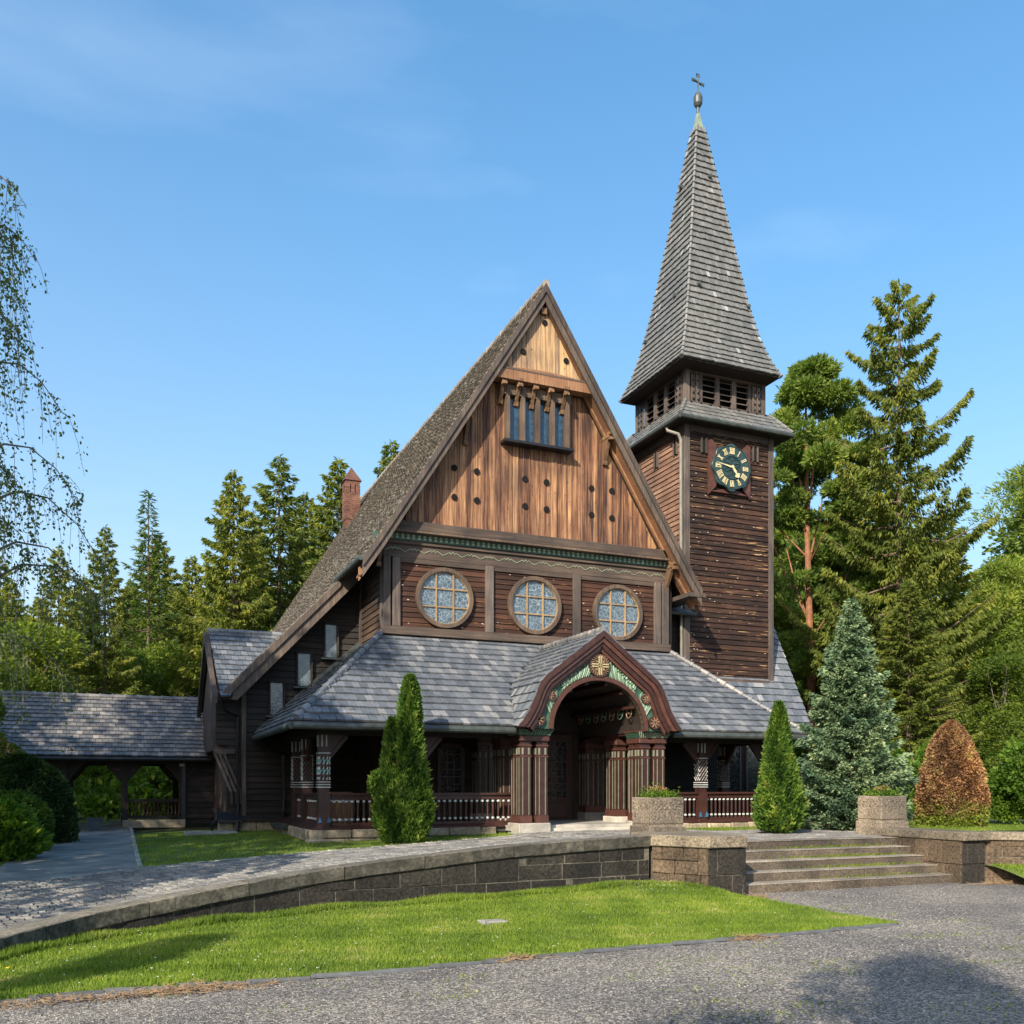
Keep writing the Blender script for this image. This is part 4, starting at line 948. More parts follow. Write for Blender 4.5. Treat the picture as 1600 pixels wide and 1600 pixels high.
m2=MB(); m2.add([(9.16,40.54,15.42),(9.94,40.54,15.42),(9.94,41.31,15.42),(9.16,41.31,15.42),(9.55,40.92,16.1)],[(0,1,4),(1,2,4),(2,3,4),(3,0,4),(3,2,1,0)]); m2.build('chimney_cap',M['brick'],mrf)
# ---- tower
TX0,TX1,TY0,TY1=16.32,19.78,24.7,28.16
m2=MB(); m2.box(TX0+.06,TX1-.06,TY0+.06,TY1-.06,4.6,13.3); tw=m2.build('tower_wall',M['dark'],ch)
z=5.32
while z<13.25:
    z1=min(13.28,z+.165*random.uniform(.92,1.06))
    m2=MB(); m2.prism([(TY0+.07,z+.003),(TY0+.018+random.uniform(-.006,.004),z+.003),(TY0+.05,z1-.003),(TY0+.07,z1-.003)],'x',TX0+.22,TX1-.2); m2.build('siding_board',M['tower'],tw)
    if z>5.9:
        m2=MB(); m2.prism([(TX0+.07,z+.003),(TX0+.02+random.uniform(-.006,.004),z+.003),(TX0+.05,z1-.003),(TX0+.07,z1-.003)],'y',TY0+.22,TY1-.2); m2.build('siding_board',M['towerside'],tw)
    z=z1
for a,b,c_,d_ in ((TX0,TX0+.22,TY0,TY0+.22),(TX1-.2,TX1,TY0,TY0+.2),(TX0,TX0+.2,TY1-.2,TY1),(TX1-.2,TX1,TY1-.2,TY1)):
    m2=MB(); m2.box(a,b,c_,d_,5.1,13.3); m2.build('corner_post',M['beam'],ch,bevel=.012)
m2=MB(); m2.box(TX0+.2,TX1-.2,TY0-.03,TY0+.05,5.14,5.33); m2.build('base_beam',M['beamx'],ch)
# wavy frieze
for ax in (0,1):
    m2=MB(); pts=[(0.22,13.28)]; a=.22
    L=3.04
    for k in range(int(L/.1)+1):
        a=.22+k*.1; pts.append((a,13.02+.045*abs(math.sin(k*.9))))
    pts.append((pts[-1][0],13.28))
    if ax==0: m2.prism([(TX0+p[0],p[1]) for p in pts],'y',TY0-.02,TY0+.02)
    else: m2.prism([(TY0+p[0],p[1]) for p in pts],'x',TX0-.02,TX0+.02)
    m2.build('scalloped_frieze',M['beamx'],ch)
for x,z in ((17.04,12.68),(19.02,12.66)):
    m2=MB(); m2.box(x-.06,x+.06,TY0-.01,TY0+.03,z-.22,z+.22); q=m2.build('slit_opening',M['void'],ch)
    m2=MB(); m2.box(x-.10,x-.06,TY0-.04,TY0+.04,z-.25,z+.25); m2.box(x+.06,x+.12,TY0-.04,TY0+.04,z-.25,z+.25); m2.build('frame',M['beam'],q)
for y,z in ((25.2,12.68),(26.35,12.62),(27.5,12.56)):
    m2=MB(); m2.box(TX0-.01,TX0+.03,y-.07,y+.07,z-.22,z+.22); q=m2.build('slit_opening',M['void'],ch)
    m2=MB(); m2.box(TX0-.04,TX0+.04,y-.11,y-.07,z-.25,z+.25); m2.box(TX0-.04,TX0+.04,y+.07,y+.11,z-.25,z+.25); m2.build('frame',M['beam'],q)
# clock
cx,cz=17.985,12.04
m2=MB(); 
for sx in (-1,1): m2.prism([(cx+sx*.68,cz+.84),(cx+sx*.52,cz+.70),(cx+sx*.52,cz-.62),(cx+sx*.80,cz-.9),(cx+sx*.80,cz+.80)],'y',24.62,24.70)
m2.prism([(cx-.74,cz-.8),(cx,cz-.62),(cx+.74,cz-.8),(cx+.4,cz-.62),(cx,cz-.9),(cx-.4,cz-.62)][:3],'y',24.64,24.70); m2.build('clock_surround',M['redl'],ch)
m2=MB(); n=12; pts=[]
for k in range(48):
    a=2*math.pi*k/48; r=.725+.045*math.cos(a*8)*(1 if True else 0); pts.append((cx+r*math.cos(a)*.98,cz+r*math.sin(a)))
m2.prism(pts,'y',24.52,24.62); ck=m2.build('clock_face',M['clock'],ch,bevel=.01)
m2=MB(); m2.ring((cx,cz),.665,.69,24.505,24.525,48); m2.ring((cx,cz),.355,.385,24.49,24.525,40); m2.build('chapter_ring',M['clock'],ck)
m2=MB(); 
for k in range(8):
    a=k*math.pi/4; m2.ring((cx+.2*math.cos(a),cz+.2*math.sin(a)),.13,.15,24.50,24.522,18)
m2.build('dial_relief',M['clock'],ck)
NUM=['XII','I','II','III','IIII','V','VI','VII','VIII','IX','X','XI']
def glyph(m2,txt,ang):
    wid={'I':.045,'V':.105,'X':.105}; tot=sum(wid[c] for c in txt); u=-tot/2; h=.092
    def P(a,b): # local (right,up) on dial, up = outward
        r=.52+b; t=math.pi/2-ang; ux,uz=math.cos(t),math.sin(t); return (cx+ux*r+uz*a,24.505,cz+uz*r-ux*a)
    for c in txt:
        w_=wid[c]; a=u+w_*.12; b=u+w_*.88; mid=(a+b)/2
        if c=='I': m2.beam(P(mid,-h),P(mid,h),.026,.02,up=(0,1,0))
        if c=='V': m2.beam(P(a,h),P(mid,-h),.028,.02,up=(0,1,0)); m2.beam(P(b,h),P(mid,-h),.02,.018,up=(0,1,0))
        if c=='X': m2.beam(P(a,h),P(b,-h),.028,.02,up=(0,1,0)); m2.beam(P(b,h),P(a,-h),.02,.018,up=(0,1,0))
        u+=w_
    m2.beam(P(-tot/2,h),P(tot/2,h),.014,.018,up=(0,1,0)); m2.beam(P(-tot/2,-h),P(tot/2,-h),.014,.018,up=(0,1,0))
for k,t in enumerate(NUM):
    m2=MB(); glyph(m2,t,k*math.pi/6); m2.build('numeral',M['gold'],ck)
def hand(ang,L,w0,name,blob=0,y=24.475):
    t=math.pi/2-ang; d=Vector((math.cos(t),0,math.sin(t))); s_=Vector((d.z,0,-d.x)); c0=Vector((cx,y,cz)); m2=MB()
    prof=[(-.06,.02),(0,.03),(L*.35,w0),(L*.6,w0*.6),(L*.75,w0*(2.6 if blob else .6)),(L,.004)]
    P=[c0+d*a+s_*b for a,b in prof]+[c0+d*a-s_*b for a,b in prof[::-1]]
    m2.prism([(p.x,p.z) for p in P],'y',y,y+.015); m2.disc((cx,cz),.045,y-.01,y+.02,12); m2.build(name,M['gold'],ck)
hand(R(360*46.5/60),.60,.022,'minute_hand'); hand(R(30*4.78),.40,.045,'hour_hand',1,24.455)
# skirt roof round the tower
def sk(x0,y0,x1,y1,X0,Y0,X1,Y1,za,zb): return lerp((x0,y0,za),(X0,Y0,zb)),lerp((x1,y1,za),(X1,Y1,zb))
o_=.42; i_=-.10; za,zb=13.36,14.02
cor=[(TX0-o_,TY0-o_),(TX1+o_,TY0-o_),(TX1+o_,TY1+o_),(TX0-o_,TY1+o_)]; cin=[(TX0+.10,TY0+.10),(TX1-.10,TY0+.10),(TX1-.10,TY1-.10),(TX0+.10,TY1-.10)]
m2=MB(); m2.prism(cor,'z',13.26,13.34); skr=m2.build('skirt_roof',M['dark'],ch)
for k in range(4):
    a,b=cor[k],cor[(k+1)%4]; A,B=cin[k],cin[(k+1)%4]
    Lf,Rf=lerp((*a,za),(*A,zb)),lerp((*b,za),(*B,zb)); sheetroof('skirt_slope',Lf,Rf,1,.05,M['dark'],skr)
    if k in (0,3): shingles(skr,Lf,Rf,4,.14,M['slatesp'],lip=.03); ridgetiles(skr,(*a,za+.03),(*A,zb+.03),M['slatesp'],.055,.22,name='hip_tile',solo=False)
    elif k==1: shingles(skr,Lf,Rf,4,.2,M['slatesp'],lip=.03); ridgetiles(skr,(*a,za+.03),(*A,zb+.03),M['slatesp'],.055,.22,name='hip_tile',solo=False)
    m2=MB(); m2.tube([(*a,13.31),(*b,13.31)],.075,8); m2.build('gutter',M['copper'],ch)
m2=MB(); m2.tube([(TX0-.36,TY0+.45,13.25),(TX0-.34,TY0+.42,13.12),(TX0-.12,TY0+.14,12.95),(TX0-.06,TY0+.10,12.75),(TX0-.06,TY0+.08,5.6)],.055,10); m2.build('downpipe',M['copperp'],ch,smooth=False)
# belfry
BX0,BX1,BY0,BY1=16.5,19.60,24.90,28.0
m2=MB(); m2.box(BX0+.25,BX1-.25,BY0+.25,BY1-.25,13.9,15.6); bf=m2.build('belfry_core',M['void'],ch)
m2=MB(); m2.box(BX0-.1,BX1+.1,BY0-.1,BY1+.1,13.98,14.06); m2.build('belfry_sill',M['beamx'],ch)
m2=MB(); m2.box(BX0+.02,BX1-.02,BY0+.02,BY1-.02,15.02,15.4); m2.build('belfry_head',M['beamx'],ch)
for a in (BX0,BX1-.16):
    for b in (BY0,BY1-.16): m2=MB(); m2.box(a,a+.16,b,b+.16,14.05,15.2); m2.build('corner_post',M['beam'],ch)
def bay(side):
    # local u along the face 0..3.1 ; louvres in three openings
    def bx(m2,u0,u1,d0,d1,z0,z1):
        if side=='f': m2.box(BX0+u0,BX0+u1,BY0+d0,BY0+d1,z0,z1)
        elif side=='l': m2.box(BX0+d0,BX0+d1,BY0+u0,BY0+u1,z0,z1)
        else: m2.box(BX1-d1,BX1-d0,BY0+u0,BY0+u1,z0,z1)
    W3=3.1; op=[(.66,1.16),(1.32,1.80),(1.96,2.44)]
    for a,b in ((.54,.66),(1.16,1.32),(1.80,1.96),(2.44,2.56)):
        m2=MB(); bx(m2,a,b,.03,.14,14.05,15.05); m2.build('mullion',M['beam'],bf)
    for a,b in op:
        for k in range(5):
            z=14.12+k*.19; m2=MB()
            # slanted louvre
            if side=='f': m2.add([(BX0+a,BY0+.05,z),(BX0+b,BY0+.05,z),(BX0+b,BY0+.22,z+.10),(BX0+a,BY0+.22,z+.10),(BX0+a,BY0+.05,z+.02),(BX0+b,BY0+.05,z+.02),(BX0+b,BY0+.22,z+.12),(BX0+a,BY0+.22,z+.12)],[(0,1,2,3),(7,6,5,4),(0,4,5,1),(1,5,6,2),(2,6,7,3),(3,7,4,0)])
            elif side=='l': m2.add([(BX0+.05,BY0+a,z),(BX0+.05,BY0+b,z),(BX0+.22,BY0+b,z+.10),(BX0+.22,BY0+a,z+.10),(BX0+.05,BY0+a,z+.02),(BX0+.05,BY0+b,z+.02),(BX0+.22,BY0+b,z+.12),(BX0+.22,BY0+a,z+.12)],[(3,2,1,0),(4,5,6,7),(1,5,4,0),(2,6,5,1),(3,7,6,2),(0,4,7,3)])
            if m2.f: m2.build('louvre',M['beam'],bf)
    # scalloped side boards with nail heads
    for a,b in ((.2,.36),(.38,.52),(2.58,2.72),(2.74,2.9)):
        m2=MB(); 
        pts=[(a,14.05)]
        for k in range(9): pts.append((b-.03*(k%2),14.05+k*.122))
        pts.append((a,15.03))
        if side=='f': m2.prism([(BX0+u,z) for u,z in pts],'y',BY0-.015,BY0+.03)
        elif side=='l': m2.prism([(BY0+u,z) for u,z in pts],'x',BX0-.015,BX0+.03)
        m2.build('scalloped_board',M['beam'],bf) if m2.f else None
        m2=MB()
        for k in range(5):
            z=14.15+k*.2; u=a+.05
            if side=='f': m2.box(BX0+u,BX0+u+.05,BY0-.06,BY0-.01,z,z+.045)
            elif side=='l': m2.box(BX0-.06,BX0-.01,BY0+u,BY0+u+.05,z,z+.045)
        if m2.f: m2.build('studs',M['black'],bf)
bay('f'); bay('l')
m2=MB()
for k in range(9):
    m2.box(BX0+.1+k*.36,BX0+.16+k*.36,BY0-.16,BY0-.1,14.0,14.04); m2.box(BX0-.16,BX0-.1,BY0+.1+k*.36,BY0+.16+k*.36,14.0,14.04)
m2.build('sill_studs',M['black'],bf)
# spire
SX0,SX1,SY0,SY1=15.94,19.72,24.28,28.06; scx,scy=(SX0+SX1)/2,(SY0+SY1)/2
prof=[(1.89,15.13),(1.66,15.62),(1.40,16.45),(1.12,17.75),(.80,19.7),(.43,22.0),(.12,23.85)]
def corner(sx,sy): return poly(*[(scx+sx*a,scy+sy*a,z) for a,z in prof])
m2=MB(); m2.prism([(SX0+.02,SY0+.02),(SX1-.02,SY0+.02),(SX1-.02,SY1-.02),(SX0+.02,SY1-.02)],'z',15.09,15.14); sp=m2.build('spire_roof',M['dark'],ch)
for (a,b,nm) in (((-1,-1),(1,-1),0),((-1,1),(-1,-1),1),((1,-1),(1,1),2),((1,1),(-1,1),3)):
    Lf,Rf=corner(*a),corner(*b); sheetroof('spire_slope',Lf,Rf,14,.02,M['dark'],sp)
    if nm<2: shingles(sp,Lf,Rf,40,.125,M['slatesp'],lip=.066,thick=.052)
    else: shingles(sp,Lf,Rf,40,.3,M['slatesp'],lip=.066,thick=.052)
    m2=MB(); f=corner(*a)
    for k in range(40):
        p,q=f(k/40),f(min(1,(k+1.15)/40)); m2.tube([p,q],[.07,.05],6); m2.tube([p-(q-p)*.03,p+(q-p)*.12],[.09,.08],6)
    m2.build('hip_tiles',M['slatesp'],sp)
for px_,py_,side in ((1107,300,0),(1090,487,0),(1167,505,0),(1067,303,1),(1058,492,1),(1012,533,1)):
    zt=zd(py_,31.4); fr=(zt-15.13)/(23.85-15.13); a=float(np.interp(zt,[p[1] for p in prof],[p[0] for p in prof])); m2=MB()
    if side==0:
        yy=scy-a; aa=(px_-800)/1452; xx=yy*(SN+aa*CS)/(CS-aa*SN); m2.tube([(xx,yy+.05,zt),(xx,yy-.14,zt+.02)],[.09,.06],8)
    else:
        xx=scx-a; aa=(px_-800)/1452; yy=xx*(CS-aa*SN)/(SN+aa*CS); m2.tube([(xx+.05,yy,zt),(xx-.14,yy,zt+.02)],[.09,.06],8)
    m2.build('vent_cowl',M['copper'],sp)
m2=MB(); m2.add([(scx-.15,scy-.15,23.7),(scx+.15,scy-.15,23.7),(scx+.15,scy+.15,23.7),(scx-.15,scy+.15,23.7),(scx,scy,24.65)],[(0,1,4),(1,2,4),(2,3,4),(3,0,4)]); m2.build('spire_cap',M['verdi'],sp)
m2=MB(); m2.tube([(scx,scy,z) for z in (24.3,24.55,24.6,24.68,24.9,25.02,25.08)],[.05,.05,.10,.145,.15,.10,.03],12); m2.build('finial_knob',M['copper'],sp)
m2=MB(); m2.tube([(scx,scy,24.9),(scx,scy,25.64)],.025,6); m2.beam((scx-.18,scy-.02,25.44),(scx+.18,scy+.02,25.38),.045,.045)
for p in ((scx-.18,scy,25.44),(scx+.18,scy,25.38),(scx,scy,25.64)): m2.beam((p[0]-.06,p[1],p[2]+.05),(p[0]+.06,p[1],p[2]-.05),.035,.035); m2.beam((p[0]-.06,p[1],p[2]-.05),(p[0]+.06,p[1],p[2]+.05),.035,.035)
m2.build('cross',M['copper'],sp)
# ---- right wing: blue slate roof below and beside the tower
ra=lerp((15.3,24.0,3.94),(15.3,26.9,9.35)); rb=lerp((20.65,24.0,3.94),(20.65,26.9,9.35))
rr=sheetroof('right_wing_roof',ra,rb,1,.08,M['dark']); shingles(rr,ra,rb,24,.2,SQ,lip=.055,thick=.045)
sheetroof('right_wing_rear_roof',lerp((15.3,29.8,3.94),(15.3,26.9,9.35)),lerp((20.65,29.8,3.94),(20.65,26.9,9.35)),1,.08,M['dark'])
m2=MB(); m2.prism([(24.4,.9),(24.4,4.1),(26.9,9.1),(29.5,4.1),(29.5,.9)],'x',15.4,20.3); m2.build('right_wing_wall',M['wing'],ch)
m2=MB(); m2.tube([(17.4,23.95,3.88),(20.7,23.95,3.88)],.06,8); m2.build('gutter',M['copper'],ch)
for k in range(2):
    x=17.9+k*.8
    m2=MB(); m2.box(x-.25,x+.25,24.36,24.40,1.75,3.2); pw=m2.build('porch_window',M['glassd'],ch)
    m2=MB(); m2.box(x-.30,x-.25,24.32,24.42,1.7,3.3); m2.box(x+.25,x+.30,24.32,24.42,1.7,3.3); m2.box(x-.3,x+.3,24.32,24.42,3.2,3.3)
    m2.build('frame',M['beam'],pw)
# ---- porch
EY=20.4; EZ=3.32; HZ=5.92
fl=lerp((3.49,EY,EZ),(6.43,24.0,HZ)); fr=lerp((17.52,EY,EZ),(15.24,24.0,HZ))
PCX=10.92
def prz(x): # height of the portal roof at x
    q=abs(x-PCX); return float(np.interp(q,[0,1.54,1.69,1.80,1.92,2.10],[5.70,4.54,4.36,4.10,3.80,3.5]))
def yslope(z): return EY+(z-EZ)/(HZ-EZ)*(24.0-EY)
hole=[(PCX+s_*q,yslope(prz(PCX+q)-.1),prz(PCX+q)-.1) for s_,q in ((-1,1.85),(-1,1.69),(-1,1.54),(-1,.8),(-1,0.0))]
m2=MB()
for s_ in (-1,1):
    hp=[(PCX-s_*(p[0]-PCX) if s_==1 else p[0],p[1],p[2]) for p in hole]
    xe=3.49 if s_<0 else 17.52; xt=6.43 if s_<0 else 15.24
    top=[(xe,EY,EZ),(PCX+s_*1.85,EY,EZ)]+hp+[(PCX,24.0,HZ),(xt,24.0,HZ)]
    k=len(top); m2.add(top+[(p[0],p[1],p[2]-.06) for p in top],[tuple(range(k)),tuple(range(2*k-1,k-1,-1))]+[(i,(i+1)%k,k+(i+1)%k,k+i) for i in range(k)],.5)
pr_=m2.build('porch_roof',M['dark'],ch)
shingles(pr_,fl,fr,15,.185,SQ,indiv=290,lip=.062,thick=.048,indkey=lambda p:1 if (p.x<8.6) else .82,skip=lambda p:abs(p.x-PCX)<2.0 and p.z<prz(p.x)-.06)
sl0=lerp((3.49,26.5,EZ),(6.43,26.5,HZ)); ps=sheetroof('porch_side_roof',sl0,fl,1,.06,M['dark']); shingles(ps,sl0,fl,15,.185,SQ,lip=.062,thick=.048)
sr0=lerp((17.52,24.4,EZ),(15.24,24.4,HZ)); p3=sheetroof('porch_right_side_roof',fr,sr0,1,.06,M['dark']); shingles(p3,fr,sr0,15,.2,SQ)
ridgetiles(pr_,(3.55,20.47,EZ+.06),(6.40,23.95,HZ+.05),SQ,.075,.32,name='hip_tile')
ridgetiles(pr_,(17.47,20.47,EZ+.06),(15.27,23.95,HZ+.05),M['slatew'],.065,.30,name='hip_tile')
m2=MB(); m2.beam((3.55,26.44,EZ+.08),(6.43,26.44,HZ+.10),.06,.14); m2.build('flashing',M['copper'],pr_)
for (a,b) in (((3.47,20.36),(8.7,20.36)),((13.1,20.36),(17.55,20.36)),((3.45,26.4),(3.45,20.36)),((17.56,20.36),(17.56,24.3))):
    m2=MB(); m2.tube([(*a,3.22),(*b,3.22)],.085,10); m2.build('gutter',M['copper'],ch)
m2=MB(); m2.box(3.55,17.45,20.5,24.0,3.26,3.30); m2.build('porch_ceiling',M['dark'],ch) if False else None
m2=MB(); m2.tube([(3.6,26.0,3.15),(3.75,26.2,3.0),(4.25,26.4,2.75),(4.25,26.42,1.2),(4.2,26.1,.95),(4.12,26.0,.6)],.05,8); m2.build('downpipe',M['black'],ch)
# porch beams, floor, walls
for a,b in (((4.18,21.3),(9.0,21.3)),((12.9,21.3),(16.92,21.3)),((4.32,21.3),(4.32,26.4)),((16.78,21.3),(16.78,24.3))):
    m2=MB(); m2.beam((*a,3.19),(*b,3.19),.22,.24); m2.build('porch_beam',M['dark'],ch)
m2=MB(); m2.box(4.3,16.8,21.2,24.1,.78,.90); m2.build('porch_floor',M['mulch'],ch)
m2=MB(); m2.box(3.9,6.6,24.1,26.5,.78,.90); m2.build('porch_side_floor',M['mulch'],ch)
z=.9
while z<5.9:
    m2=MB(); m2.prism([(24.05,z+.004),(23.99,z+.004),(24.02,z+.166),(24.05,z+.166)],'x',6.43,9.85); m2.build('porch_siding',M['porchwall'],front); m2=MB(); m2.prism([(24.05,z+.004),(23.99,z+.004),(24.02,z+.166),(24.05,z+.166)],'x',12.0,15.24); m2.build('porch_siding',M['porchwall'],front); z+=.17
m2=MB(); m2.box(6.42,6.5,24.0,26.5,.9,5.6); m2.build('porch_side_wall',M['porchwall'],ch)
for x0,x1,z0,z1 in ((8.02,8.62,1.75,2.95),(13.4,14.0,1.75,2.95)):
    m2=MB(); m2.box(x0,x1,23.93,23.98,z0,z1); pw=m2.build('porch_window',M['glassd'],ch)
    m2=MB(); m2.box(x0-.09,x0,23.88,24.0,z0-.05,z1+.09); m2.box(x1,x1+.09,23.88,24.0,z0-.05,z1+.09); m2.box(x0-.09,x1+.09,23.88,24.0,z1,z1+.1); m2.box(x0-.14,x1+.14,23.84,24.0,z0-.1,z0-.04); m2.build('frame',M['ringw'] if False else M['red'],pw)
    m2=MB()
    for k in (1,2): m2.box(x0+k*.2-.01,x0+k*.2+.01,23.915,23.935,z0,z1)
    for k in range(1,6): m2.box(x0,x1,23.918,23.934,z0+k*.2-.01,z0+k*.2+.01)
    m2.build('muntins',M['beam'],pw)
# door
m2=MB(); m2.box(9.82,12.08,23.93,24.05,.85,3.45); m2.build('door_frame',M['dark'],ch)
for x0 in (9.95,10.98):
    m2=MB(); m2.box(x0,x0+.98,23.86,23.93,.88,3.35); dr=m2.build('door',M['red'],ch)
    m2=MB(); m2.box(x0+.16,x0+.82,23.845,23.862,1.55,3.2); m2.build('pane',M['glassd'],dr)
    m2=MB()
    for k in range(0,5): m2.box(x0+.16+k*.165-.01,x0+.16+k*.165+.01,23.83,23.846,1.55,3.2)
    for k in range(0,9): m2.box(x0+.16,x0+.82,23.832,23.848,1.55+k*.206-.01,1.55+k*.206+.01)
    m2.build('muntins',M['redl'],dr)
    m2=MB(); m2.chbox(x0+.16,x0+.82,23.84,23.87,1.0,1.42,.02,.001); m2.build('panel',M['red'],dr)
m2=MB(); m2.tube([(11.08,23.84,1.95),(11.08,23.78,1.95),(11.2,23.78,1.95)],.012,6); m2.build('handle',M['copper'],dr)
# posts with painted middle section
def ppost(x,y,m_band='teal',style=0,half=.13):
    m2=MB(); m2.box(x-half,x+half,y-half,y+half,.90,1.74); m2.box(x-half*.88,x+half*.88,y-half*.88,y+half*.88,1.74,3.08); p=m2.build('porch_post',M['red'],ch)
    m2=MB(); m2.chbox(x-half-.03,x+half+.03,y-half-.03,y+half+.03,.88,1.0,.02,.001); m2.build('post_foot',M['red'],p)
    m2=MB()
    for z in (1.86,1.92,1.98): m2.box(x-half-.01,x+half+.01,y-half-.01,y+half+.01,z,z+.022)
    m2.box(x-half-.01,x+half+.01,y-half-.01,y+half+.01,2.64,2.66)
    m2.build('white_bands',M['white'],p)
    # patterned shaft: rows of diamonds and triangles
    z0,z1=2.04,2.62; rows=5; hh=(z1-z0)/rows
    for ri in range(rows):
        za=z0+ri*hh; zb=za+hh
        mw,mt=MB(),MB()
        for face in range(3):   # front, left, right
            for k in range(3):
                a=-half+k*2*half/3; b=a+2*half/3; c_=(a+b)/2
                tri=[(a,za+.004),(c_,zb-.004),(c_-.012,za+.004)] if style==0 else [(a,za+.005),(b-.01,zb-.005),(a+.018,za+.03)]
                tri2=[(a+.01,zb-.004),(b-.01,zb-.004),(c_,za+.02)]
                for T_,mm in ((tri,mw),(tri2,mt)):
                    if style==1 and mm is mt: continue
                    if face==0: mm.prism([(x+u,z) for u,z in T_],'y',y-half-.008,y-half*.88)
                    elif face==1: mm.prism([(y+u,z) for u,z in T_],'x',x-half-.008,x-half*.88)
                    else: mm.prism([(y+u,z) for u,z in T_],'x',x+half*.88,x+half+.008)
        mw.build('carved_points',M['white'],p)
        if mt.f: mt.build('painted_triangles',M['tealb'] if ri%2 else M['redl'],p)
    m2=MB()
    for u in (-.05,.05):
        m2.box(x+u-.012,x+u+.012,y-half-.004,y-half*.8,2.80,3.06); m2.box(x-half-.004,x-half*.8,y+u-.012,y+u+.012,2.80,3.06)
    m2.build('white_flutes',M['white'],p)
    return p
M['tealb']=plain('turquoise_paint',(.12,.32,.33),.5,.25)
def brace(x,y,dx,dy):
    m2=MB(); m2.beam((x+dx*.13,y+dy*.13,2.55),(x+dx*.55,y+dy*.55,3.05),.07,.09)
    if dx: m2.prism([(x+dx*.12,2.62),(x+dx*.5,3.08),(x+dx*.12,3.08)],'y',y-.02,y+.02)
    else: m2.prism([(y+dy*.12,2.62),(y+dy*.5,3.08),(y+dy*.12,3.08)],'x',x-.02,x+.02)
    m2.build('brace',M['red'],ch)
for x,stl in ((4.32,0),(6.6,0),(14.6,1),(16.78,0)): 
    ppost(x,21.3,style=stl); 
    if x!=4.32: brace(x,21.3,-1,0)
    if x<16: brace(x,21.3,1,0)
ppost(4.32,23.3,style=1); ppost(4.32,24.7,style=1); ppost(16.78,23.3,style=1); brace(4.32,23.3,0,1); brace(4.32,23.3,0,-1); brace(16.78,23.3,0,-1)
# railings
def rail(p,q,n,drum=False):
    p=Vector((*p,0));q=Vector((*q,0)); d=(q-p).normalized()
    m2=MB(); m2.beam(p+Vector((0,0,1.71)),q+Vector((0,0,1.71)),.16,.05); m2.beam(p+Vector((0,0,1.63)),q+Vector((0,0,1.63)),.08,.11); m2.beam(p+Vector((0,0,1.69)),q+Vector((0,0,1.69)),.19,.015); rl=m2.build('railing',M['red'],ch)
    m2=MB(); m2.beam(p+Vector((0,0,.98)),q+Vector((0,0,.98)),.12,.12); m2.build('bottom_rail',M['red'],rl)
    for k in range(n):
        c=p+(q-p)*(k+.5)/n
        m2=MB(); m2.tube([c+Vector((0,0,z)) for z in (1.04,1.10,1.16,1.50,1.55,1.60)],[.03,.034,.026,.026,.034,.02],8); b=m2.build('baluster',M['red'],rl)
    m2=MB()
    for k in range(n):
        c=p+(q-p)*(k+.5)/n
        for z in (1.10,1.515): m2.tube([c+Vector((0,0,z)),c+Vector((0,0,z+.045))],.037,8)
    m2.build('baluster_collars',M['white'],rl)
rail((4.5,21.3),(6.45,21.3),14); rail((6.75,21.3),(9.0,21.3),16); rail((12.95,21.3),(14.45,21.3),11); rail((14.75,21.3),(16.62,21.3),14)
rail((4.32,21.5),(4.32,23.15),12); rail((4.32,23.45),(4.32,24.55),8)
for x,y in ((4.32,21.3),(6.6,21.3),(14.6,21.3)):
    for u in (-.1,.1):
        m2=MB(); m2.prism([(x+u-.045,1.06),(x+u+.045,1.06),(x+u,1.2)],'y',y-.16,y-.13); m2.build('blue_spear',M['blue'],ch)
# porch sill and plinth
for a,b in (((4.15,21.24),(8.75,21.24)),((12.95,21.24),(17.0,21.24))):
    m2=MB(); m2.prism([(a[1]-.12,.90),(a[1]-.12,.93),(a[1]+.12,1.05),(a[1]+.12,.90)],'x',a[0],b[0]); m2.build('porch_sill',M['red'],ch)
m2=MB(); m2.prism([(4.03,.90),(4.03,.93),(4.3,1.05),(4.3,.90)],'y',21.1,26.4); m2.build('porch_sill',M['red'],ch)
plinthrow(3.98,8.5,21.05,'x',.70,.90,.45,1.0); plinthrow(3.9,8.5,20.98,'x',.35,.695,.5,1.1)
plinthrow(12.95,17.1,21.05,'x',.55,.90,.35,.8); plinthrow(21.05,26.4,3.98,'y',.62,.90,.45,.9,dep=.3); plinthrow(21.05,26.4,3.9,'y',.30,.615,.5,.9,dep=.3)
# barrel inside porch at left (copper drum)
bd=thing('rain_barrel','brown barrel with pale hoops inside the left end of the porch','barrel',(5.0,22.6,.9))
m2=MB(); m2.tube([(0,0,z) for z in (0,.2,.45,.7,.85)],[.30,.34,.36,.34,.30],20); m2.build('barrel_body',M['soffit'],bd,smooth=True)
for z in (.15,.62): m2=MB(); m2.tube([(0,0,z),(0,0,z+.06)],.355,20); m2.build('hoop',M['white'],bd)
